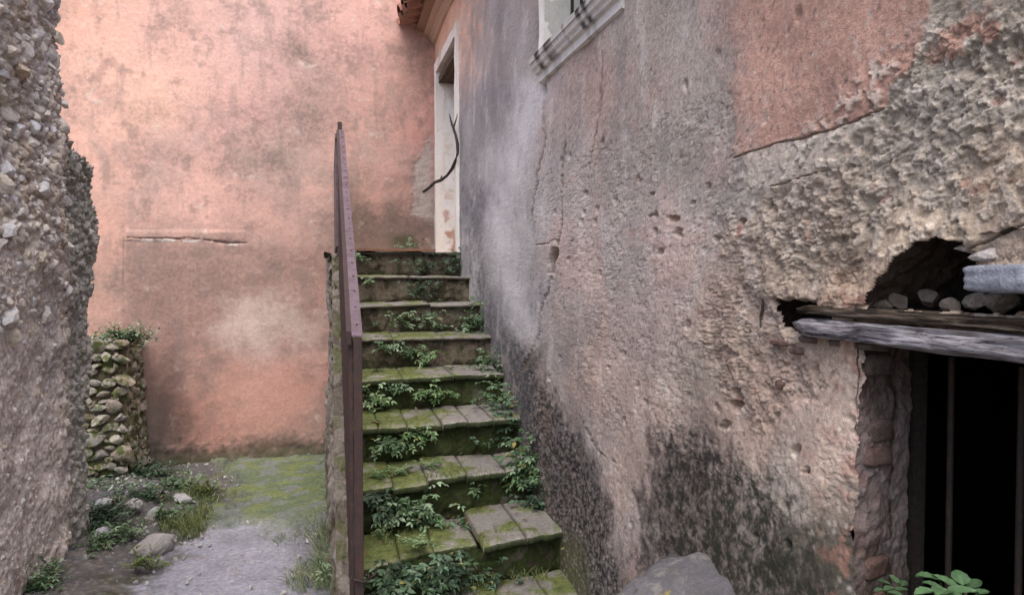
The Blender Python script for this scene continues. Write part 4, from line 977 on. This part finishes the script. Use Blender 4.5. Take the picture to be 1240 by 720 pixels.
o = link('boulder', bl); o.location = on_y(818, 676, 1.62) + Vector((.03, 0, -.455)); o.rotation_euler = (0, .1, .5)
tag(o, 'large rounded grey guard stone at the foot of the plaster wall', 'boulder')
for (x, y, d, lab) in [(183, 657, .085, 'largest pale rounded stone on the path edge by the grass'), (222, 604, .058, 'pale angular stone at the far end of the weeds'), (192, 622, .06, 'grey stone half buried in grass behind the largest one'),
                       (262, 612, .030, 'small round stone alone on bare ground right of the weeds'), (122, 648, .045, 'dull grey stone low beside the rubble wall corner'), (160, 612, .045, 'grey stone in the middle of the weed patch'), (146, 627, .04, 'small stone among leaves left of the largest one'),
                       (243, 660, .018, 'tiny pebble on the path beside the grass clump'), (128, 610, .05, 'pale stone at the foot of the left wall end')]:
    q = on_z(x, y, ground_h(*[np.array(v) for v in (on_z(x, y, .05).x, on_z(x, y, .05).y)]) + d * .5)
    ms = pebble(int(x * 7 + y)) if d > .04 else ST_loose[rnd.randrange(14)]
    o = put_stone('rock', ms, q, (d * 1.5, d * 1.35, d * (1.4 if d > .08 else .95)))
    tag(o, lab, 'stone', 'loose stones on the ground')
lst = []
for i in range(700):
    a = r2.random()
    if a < .55: x, y = r2.uniform(95, 260), r2.uniform(575, 660)
    elif a < .8: x, y = r2.uniform(100, 430), r2.uniform(558, 719)
    else: x, y = r2.uniform(150, 300), r2.uniform(556, 600)
    q = on_z(x, y, .02); r = .006 + .022 * r2.random() ** 3
    if q.x < LX + .05 and q.y < LEND: continue
    if q.y > BACK - .06 or q.x > .0: continue
    q.z = float(ground_h(np.array(q.x), np.array(q.y))) + r * .4
    lst.append((q, (r, r * .8, r * .6), (r2.random() * 3, r2.random() * 3, r2.random() * 3), SLOW[r2.randrange(10)]))
tag(joined_stones(lst, None, M['loose'], 'gravel'), 'scattered gravel and rubble crumbs on the ground by the left wall', kind='stuff')
#SPLIT
# ================================================================ PLANTS
def leaf(V, F, Cc, p, d, up, L, W, col, bend=.25):
    d = d.normalized(); s = d.cross(up)
    if s.length < 1e-3: s = d.orthogonal()
    s.normalize(); n = s.cross(d).normalized(); b = len(V)
    def P(t, o, lift=0): return p + d * (t * L) + s * (o * W) + n * (lift * W - bend * L * t * t)
    V += [P(0, 0), P(.28, -.42, .16), P(.28, 0), P(.28, .42, .16), P(.65, -.40, .14), P(.65, 0), P(.65, .40, .14), P(1, 0)]
    F += [(b, b + 2, b + 1), (b, b + 3, b + 2), (b + 1, b + 2, b + 5, b + 4), (b + 2, b + 3, b + 6, b + 5), (b + 4, b + 5, b + 7), (b + 5, b + 6, b + 7)]
    Cc += [col] * 8
PAL = {'dark': [(56, 78, 56), (66, 90, 64), (46, 66, 48), (92, 118, 94)], 'mid': [(86, 114, 78), (106, 134, 100), (68, 94, 62), (140, 164, 134)], 'light': [(104, 134, 88), (124, 152, 110), (88, 118, 72), (140, 164, 122)], 'yel': [(112, 126, 66), (96, 116, 60), (84, 100, 52)]}
def clump(label, cen, nrm, hw, hh, n, sl, ll, lw, pal, seed, group='weeds growing on the stone steps', name='leafy_weed', cat='weed', up=.5, rosette=False, gaps=True):
    """leafy stems rooted over a patch (half width hw along X or Y, half height hh) and arching out along nrm"""
    r = random.Random(seed); nrm = Vector(nrm).normalized()
    U = Vector((0, 0, 1)).cross(nrm)
    if U.length < .1: U = Vector((1, 0, 0))
    U.normalize(); W_ = nrm.cross(U)
    V = []; F = []; Cc = []; SV = []; SF = []
    for i in range(n):
        a = r.uniform(0, math.tau); q = r.random() ** .8 * (1.9 if r.random() < .3 else 1.05)
        root = Vector(cen) + U * (hw * q * math.cos(a)) + W_ * (hh * q * math.sin(a)) 
        dr = (nrm * r.uniform(.35, 1) + Vector((0, 0, up * r.uniform(.2, 1.4))) + U * r.uniform(-.8, .8) + W_ * r.uniform(-.3, .3)).normalized()
        L = sl * r.uniform(.35, 1.35); pts = []; p = root - nrm * .01; d = dr.copy()
        for s in range(6):
            pts.append(p.copy()); p = p + d * (L / 5); d = (d + Vector((0, 0, -.16 - .1 * r.random())) + Vector((r.uniform(-.12, .12), r.uniform(-.12, .12), 0))).normalized()
        tube(SV, SF, pts, [.0016 * (1 - .12 * s) for s in range(6)], 3)
        base = PAL[pal][r.randrange(len(PAL[pal]))]
        nl = max(3, int(L / ll * 2.2))
        for j in range(nl):
            t = (j + .7) / nl * 5; k = min(4, int(t)); pp = pts[k].lerp(pts[min(5, k + 1)], t - k); tg = (pts[min(5, k + 1)] - pts[k]).normalized()
            side = (tg.cross(Vector((0, 0, 1)))).normalized() * (1 if j % 2 else -1)
            dd = tg * .55 + side * r.uniform(.6, 1.1) + Vector((0, 0, r.uniform(-.15, .35))) + nrm * r.uniform(0, .3)
            l = ll * r.uniform(.45, 1.4); c = lin(base) * r.uniform(.7, 1.45)
            if r.random() < .02: c = lin((150, 140, 84)) * r.uniform(.7, 1.1)
            leaf(V, F, Cc, pp, dd, (Vector((0, 0, 1)) * .8 + nrm * .6 + Vector((r.uniform(-.4, .4), r.uniform(-.4, .4), 0))), l, lw * l / ll, c, r.uniform(.05, .45))
        leaf(V, F, Cc, pts[5], d, Vector((0, 0, 1)), ll * .8, lw * .8, lin(base) * 1.15)
    root = empty(name, cen); tag(root, label, cat, group)
    o = link('leaves', mesh(V, F, Cc), M['leaf'], root); s = link('stems', mesh(SV, SF), M['stem'], root)
    for x in (o, s): x.matrix_parent_inverse = root.matrix_basis.inverted() if False else Matrix.Translation(-Vector(cen))
    return root
S = 100
def on_riser(px_, py_, k, off=.012): return on_y(px_, py_, step_y(k) - off)
steps_pl = [  # label, px, py, riser k, half width m, half height, stems, stem length, leaf length, palette
 ('wide dark weed patch on the top riser left of the doorway', 515, 322, 8, .17, .05, 46, .07, .028, 'dark'),
 ('dark weed tuft on the top riser against the grey wall', 549, 318, 8, .08, .07, 30, .08, .028, 'dark'),
 ('small pale weed on the top riser just right of the rail', 437, 312, 8, .05, .03, 10, .06, .03, 'mid'),
 ('dense dark cushion of weeds on the middle of the second riser from the top', 508, 350, 7, .12, .06, 60, .05, .026, 'dark'),
 ('tiny bright sprig on the second riser from the top near the rail', 446, 340, 7, .025, .01, 6, .05, .03, 'light'),
 ('weeds left of centre on the third riser from the top', 488, 386, 6, .08, .04, 22, .07, .03, 'mid'),
 ('weeds right of centre on the third riser from the top', 525, 385, 6, .07, .035, 18, .07, .03, 'mid'),
 ('small weed beneath the edge of the fourth step from the top, nearest the rail', 468, 420, 5, .05, .03, 14, .07, .03, 'mid'),
 ('weed on the fourth riser from the top, in the middle of its row', 492, 428, 5, .05, .03, 16, .06, .03, 'mid'),
 ('pale leaved weed on the fourth riser from the top, right of its row', 512, 434, 5, .05, .04, 20, .07, .036, 'light'),
 ('weeds hanging on the fifth riser from the top close to the rail', 460, 488, 4, .05, .06, 20, .08, .036, 'light'),
 ('weeds at the top left of the fifth riser from the top', 478, 470, 4, .06, .025, 18, .07, .034, 'mid'),
 ('larger weed on the fifth riser from the top right of the middle', 524, 477, 4, .07, .04, 26, .08, .036, 'light'),
 ('weed on the sixth riser from the top nearest the rail', 470, 537, 3, .06, .04, 20, .08, .036, 'mid'),
 ('creeping weed along the middle of the sixth riser from the top', 508, 530, 3, .08, .025, 20, .08, .034, 'light'),
 ('dark weeds at the left of the seventh riser from the top', 455, 612, 2, .07, .05, 26, .09, .036, 'dark'),
 ('thick mat of weeds hanging over the seventh riser from the top', 490, 622, 2, .11, .05, 46, .11, .038, 'mid'),
 ('long stemmed weeds spilling from the seventh riser onto the broken tread', 528, 648, 2, .10, .05, 40, .12, .04, 'mid'),
 ('dark weeds filling the gap under the broken first tread', 480, 705, 1, .10, .04, 40, .12, .042, 'dark'),
 ('weeds under the first tread right of the broken edge', 535, 690, 1, .12, .05, 44, .12, .042, 'dark'),
 ('single weed low on the first riser toward the wall', 600, 700, 1, .08, .04, 16, .08, .03, 'dark'),
 ('lone sprig on the seventh riser from the top right of the centre', 578, 592, 2, .02, .02, 5, .06, .03, 'mid'),
 ('small weed on the sixth riser from the top near the right end', 575, 535, 3, .03, .02, 5, .05, .026, 'dark'),
]
for i, (lab, x, y, k, hw, hh, n, sl_, ll, pal) in enumerate(steps_pl):
    sk = SKEW[k]; p = on_riser(x, y, k); fr = max(0, p.x) / .95
    p = on_y(x, y, step_y(k) + sk * fr - .012)
    clump(lab, p, (0, -1, .15), hw, hh, int(n * 1.15), sl_ * .95, ll * .72, ll * .38, pal, 300 + i)
wall_pl = [  # against the plaster wall along the right end of the steps
 ('green bush at the wall end of the third and fourth steps from the top', 577, 398, .90, 4.55, .09, .10, 60, .12, .034, 'mid'),
 ('bush at the wall end of the fifth step from the top', 594, 440, .89, 4.05, .07, .08, 44, .10, .034, 'mid'),
 ('upper part of the tall weeds at the wall end of the sixth step', 604, 482, .90, 3.8, .07, .08, 46, .12, .034, 'mid'),
 ('lower part of the tall weeds hanging past the sixth step', 612, 520, .90, 3.62, .07, .09, 46, .12, .034, 'dark'),
 ('big leafy bush at the wall end of the seventh step', 640, 572, .90, 3.30, .08, .08, 80, .15, .040, 'mid'),
 ('dark weeds below the big bush at the wall end', 652, 610, .91, 3.2, .07, .05, 36, .11, .036, 'dark'),
 ('thin creeper on the wall foot beside the lowest step', 705, 640, .93, 2.85, .05, .16, 22, .06, .022, 'dark'),
 ('small plant on the landing corner below the doorway', 500, 297, .80, 6.2, .10, .03, 22, .09, .032, 'mid'),
]
for i, (lab, x, y, X, Y, hw, hh, n, sl_, ll, pal) in enumerate(wall_pl):
    p = on_y(x, y, Y); 
    clump(lab, p, (-.6, -.8, .25), hw * 1.15, hh * 1.2, int(n * .9), sl_ * .75, ll * .72, ll * .42, pal, 400 + i, up=.8)
def rosette(label, cen, n, L, seed, pal='light', group='rosettes on the mossy treads'):
    r = random.Random(seed); V = []; F = []; Cc = []; SV = []; SF = []; cen = Vector(cen)
    for i in range(n):
        a = i * 2.4 + r.uniform(-.3, .3); el = r.uniform(.15, .7); d = Vector((math.cos(a) * math.cos(el), math.sin(a) * math.cos(el), math.sin(el))); ln = L * r.uniform(.6, 1.1)
        pts = [cen + d * ln * t - Vector((0, 0, ln * .28 * t * t)) for t in (0, .25, .5, .75, 1)]; tube(SV, SF, pts, [.0015] * 5, 3)
        sd = d.cross(Vector((0, 0, 1))).normalized(); base = lin(PAL[pal][r.randrange(4)])
        for j in range(1, 5):
            w_ = ln * (.42 - .06 * j)
            for s in (-1, 1): leaf(V, F, Cc, pts[j] - d * ln * .08, sd * s + d * .8, Vector((0, 0, 1)), w_, w_ * .55, base * r.uniform(.8, 1.2), .2)
        leaf(V, F, Cc, pts[4], d, Vector((0, 0, 1)), ln * .3, ln * .15, base)
    root = empty('rosette_plant', cen); tag(root, label, 'weed', group)
    for nm, me, mt in (('leaves', mesh(V, F, Cc), M['leaf']), ('stems', mesh(SV, SF), M['stem'])):
        o = link(nm, me, mt, root); o.matrix_parent_inverse = Matrix.Translation(-cen)
for i, (x, y, k, n, L, lab) in enumerate([(458, 575, 2, 13, .085, 'leafy rosette on the seventh tread from the top nearest the rail'), (488, 570, 2, 13, .08, 'middle leafy rosette of the three on the mossy seventh tread'), (520, 565, 2, 12, .08, 'rightmost leafy rosette of the three on the seventh tread'),
                      (455, 448, 4, 8, .05, 'small rosette beside the rail on the fifth tread from the top'), (545, 446, 4, 7, .05, 'small rosette on the right of the fifth tread from the top'), (505, 660, 1, 12, .09, 'broad rosette on the broken lowest tread'), (455, 510, 3, 7, .05, 'small rosette by the rail on the sixth tread'),
                      (462, 640, 1, 9, .06, 'rosette on the mossy left block of the lowest tread')]):
    rosette(lab, on_z(x, y, step_z(k) + .012), n, L, 500 + i)
# left side plants
def gclump(lab, x, y, hw, hh, n, sl_, ll, pal, seed, z=.02, group='weeds on the ground by the left wall', **kw):
    n = int(n * 2.3)
    p = on_z(x, y, z) if not isinstance(z, tuple) else on_y(x, y, z[0])
    return clump(lab, p, (0, -.25, 1), hw, hh, n, sl_, ll, ll * .45, pal, seed, group=group, up=.3, **kw)
clump('bushy green plant growing on top of the mossy stone pier', (on_y(152, 412, 6.15)), (0, -.5, .8), .17, .08, 120, .12, .036, .015, 'mid', 600, group='plants on the pier', name='pier_plant', cat='plant')
gclump('dark leafy weeds at the foot of the stone pier, left', 130, 585, .16, .12, 60, .13, .04, 'dark', 601, .05)
gclump('dark leafy weeds at the foot of the stone pier, right', 175, 582, .18, .10, 60, .11, .04, 'dark', 602, .05)
gclump('weeds around the pale stones near the left wall end', 125, 625, .12, .10, 40, .10, .034, 'dark', 603, .08)
gclump('low weeds between the grey stones in the patch', 170, 605, .16, .10, 44, .09, .032, 'dark', 604, .05)
gclump('weeds behind the angular stone at the edge of bare ground', 215, 590, .16, .08, 36, .09, .03, 'mid', 605, .03)
gclump('dark weeds at the foot of the rubble wall in the bottom left corner', 50, 708, .08, .10, 26, .11, .030, 'mid', 606, .06)
gclump('sparse weeds along the rubble wall corner', 118, 660, .05, .10, 16, .09, .03, 'mid', 607, .06)
for i, (lab, x, y, hw, hh, n, pal) in enumerate([('weeds between the pier and the boulders, far left', 108, 600, .10, .12, 34, 'mid'), ('broad mat of weeds in the middle of the patch', 150, 598, .18, .09, 44, 'mid'), ('weed tuft behind the small round stone', 250, 592, .10, .07, 14, 'yel'),
        ('weeds crowding the left side of the largest rounded stone', 145, 650, .09, .07, 26, 'mid'), ('weeds between the two pale stones by the grass', 205, 625, .10, .07, 26, 'mid'), ('weeds along the base of the rubble wall end', 108, 640, .06, .14, 26, 'dark'), ('small weed on the bare earth in front of the rocks', 175, 684, .07, .04, 10, 'yel')]):
    gclump(lab, x, y, hw, hh, n, .08, .03, pal, 640 + i, .05)
def grass_patch(label, spots, seed, group=None, wide=.0022, pal=((96, 116, 66), (120, 134, 84), (72, 92, 50), (146, 146, 104)), lean=0.):
    r = random.Random(seed); V = []; F = []; Cc = []
    for (c, rx, ry, n, L) in spots:
        for i in range(n):
            a = r.uniform(0, math.tau); q = math.sqrt(r.random()); p = Vector(c) + Vector((math.cos(a) * rx * q, math.sin(a) * ry * q, 0)); 
            an = r.uniform(0, math.tau); l = L * r.uniform(.4, 1.15); d = Vector((math.cos(an) * r.uniform(.1, .7) + lean, math.sin(an) * .5, 1)).normalized(); s = d.cross(Vector((r.uniform(-1, 1), r.uniform(-1, 1), 0))).normalized() * wide
            b = len(V); col = lin(pal[r.randrange(len(pal))]) * r.uniform(.8, 1.2); k = r.uniform(.2, .75)
            for t in (0, .35, .7):
                m = p + d * l * t - Vector((-d.x, -d.y, .6)) * (k * l * t * t) ; w_ = 1 - t * .7; V += [m - s * w_, m + s * w_]
            V.append(p + d * l - Vector((-d.x, -d.y, .6)) * (k * l)); Cc += [col] * 7
            F += [(b, b + 1, b + 3, b + 2), (b + 2, b + 3, b + 5, b + 4), (b + 4, b + 5, b + 6)]
    o = link('grass', mesh(V, F, Cc), M['grass']); tag(o, label, 'grass', group); o['kind'] = 'stuff'; return o
g = lambda x, y, z=.0: on_z(x, y, z)
grass_patch('long grass around the pale stones by the rubble wall', [(g(235, 640), .09, .22, 420, .16), (g(215, 640), .10, .12, 260, .14), (g(250, 615), .08, .2, 260, .10), (g(180, 590), .3, .15, 420, .09), (g(140, 600), .15, .2, 300, .10), (g(205, 610), .18, .12, 300, .10), (g(240, 600), .12, .12, 300, .12), (g(160, 640), .1, .1, 160, .08), (g(160, 688), .22, .05, 700, .022), (g(100, 705), .12, .06, 400, .022), (g(150, 615), .28, .35, 1500, .035), (g(330, 575), .5, .2, 900, .012), (g(120, 630), .1, .3, 200, .09)], 700)
grass_patch('dry pale grass and weeds at the foot of the stair side wall', [(g(395, 660), .07, .3, 240, .18), (g(415, 690, .02), .05, .25, 260, .22), (g(405, 612), .05, .3, 200, .10), (g(385, 590), .08, .3, 160, .06), (g(375, 700), .12, .2, 260, .14), (g(385, 640), .12, .2, 260, .10), (g(395, 700), .07, .16, 260, .2), (g(350, 655), .1, .1, 70, .06), (g(424, 720, .05), .05, .2, 240, .26)], 701, pal=((100, 120, 84), (138, 148, 118), (80, 102, 66), (160, 160, 134)))
grass_patch('short grass tufts rooted in the stair joints', [(on_z(450, 690, .42), .05, .06, 90, .10), (on_z(560, 712, .38), .15, .05, 120, .08), (on_z(640, 700, .40), .08, .05, 60, .07), (on_z(470, 655, .54), .06, .05, 40, .06), (on_z(560, 575, .74), .2, .04, 60, .05)], 702, wide=.0016)
gclump('pale weed at the foot of the railing post outside the steps', 415, 705, .06, .14, 34, .13, .03, 'mid', 608, .10, group='weeds by the railing foot')
V = []; F = []; Cc = []; r = random.Random(5)
for i in range(170):
    if i < 110:
        k = r.choice([0, 1, 1, 2, 2, 3, 4, 5, 6]); X = r.uniform(.12, .9); Y = step_y(k) + SKEW[k] * X + r.uniform(.03, .33); Z = step_z(k) + .012
    else:
        X = r.uniform(-1.3, -.05); Y = r.uniform(3.4, 6.5); Z = float(ground_h(np.array(X), np.array(Y))) + .03
    az = r.uniform(0, 6.3); leaf(V, F, Cc, Vector((X, Y, Z)), Vector((math.cos(az), math.sin(az), r.uniform(-.1, .25))), Vector((0, 0, 1)), r.uniform(.015, .035), r.uniform(.008, .016), lin(r.choice([(124, 98, 66), (96, 76, 56), (150, 128, 78), (110, 88, 70)])), r.uniform(-.3, .3))
tag(link('leaf_litter', mesh(V, F, Cc), M['leaf']), 'dry brown leaves scattered on the steps and the ground', kind='stuff')
# big leaved plant at the cellar doorway: every leaf its own part
def bigleaf(label, c, specs, tint=1.):
    root = empty('broad_leaf_plant', c); tag(root, label, 'plant', 'broad leaved plants at the cellar doorway')
    SV = []; SF = []; c = Vector(c)
    r = random.Random(int(c.y * 1000))
    for (x, y, Y, L, az, el) in specs:
        tip0 = on_y(x, y, Y); d = Vector((math.cos(az) * math.cos(el), math.sin(az) * math.cos(el), math.sin(el)))
        n_, m_ = 7, 9; V = []; F = []; Cc = []; s = d.cross(Vector((0, 0, 1))).normalized(); nn = s.cross(d); col = lin((104, 138, 96)) * r.uniform(.85, 1.2) * tint
        for i in range(m_):
            t = i / (m_ - 1); w_ = L * .34 * math.sin(math.pi * t ** .75) ** .8 if 0 < t < 1 else 0
            for j in range(n_):
                u = (j / (n_ - 1)) * 2 - 1
                V.append(tip0 + d * (t - .5) * L + s * u * w_ * (1 + .07 * math.sin(i * 2.6)) + nn * (.10 * L * abs(u) - .35 * L * (t - .3) ** 2 + .015 * L * math.sin(i * 3 + j))); Cc.append(col * (1.25 if j == 3 else 1))
        for i in range(m_ - 1):
            for j in range(n_ - 1): F.append((i * n_ + j, i * n_ + j + 1, (i + 1) * n_ + j + 1, (i + 1) * n_ + j))
        o = link('leaf', mesh(V, F, Cc, True), M['leaf'], root); o.matrix_parent_inverse = Matrix.Translation(-c)
        b = tip0 - d * .5 * L; mid = c.lerp(b, .6) + Vector((0, 0, .03)); tube(SV, SF, [c, mid, b], [.003, .0025, .0018], 5)
    o = link('stems', mesh(SV, SF, smooth=True), M['stem'], root); o.matrix_parent_inverse = Matrix.Translation(-c)
bigleaf('fresh green broad leaved plant growing before the dark cellar opening', (on_y(1150, 800, .95)),
        [(1124, 698, .97, .042, 2.9, .3), (1146, 704, .95, .042, 2.2, .5), (1162, 698, .96, .040, 1.0, .4), (1180, 706, .95, .036, .3, .3), (1140, 716, .90, .045, 3.6, .2), (1166, 715, .91, .045, -.4, .2), (1118, 716, .93, .034, 3.1, 0), (1190, 716, .93, .03, .2, .1), (1152, 722, .89, .05, -1.4, .2), (1130, 708, .94, .032, 2.6, .4)])
bigleaf('darker small leaved plant at the shaded foot of the door jamb', (on_y(1082, 790, 1.06)),
        [(1070, 704, 1.04, .022, 2.6, .3), (1082, 700, 1.05, .022, 1.6, .5), (1094, 705, 1.05, .022, .6, .3), (1076, 712, 1.02, .024, 3.4, .1), (1092, 713, 1.03, .024, -.2, .1), (1064, 714, 1.03, .02, 3, 0), (1084, 718, 1.0, .026, -1.3, .2)], .55)
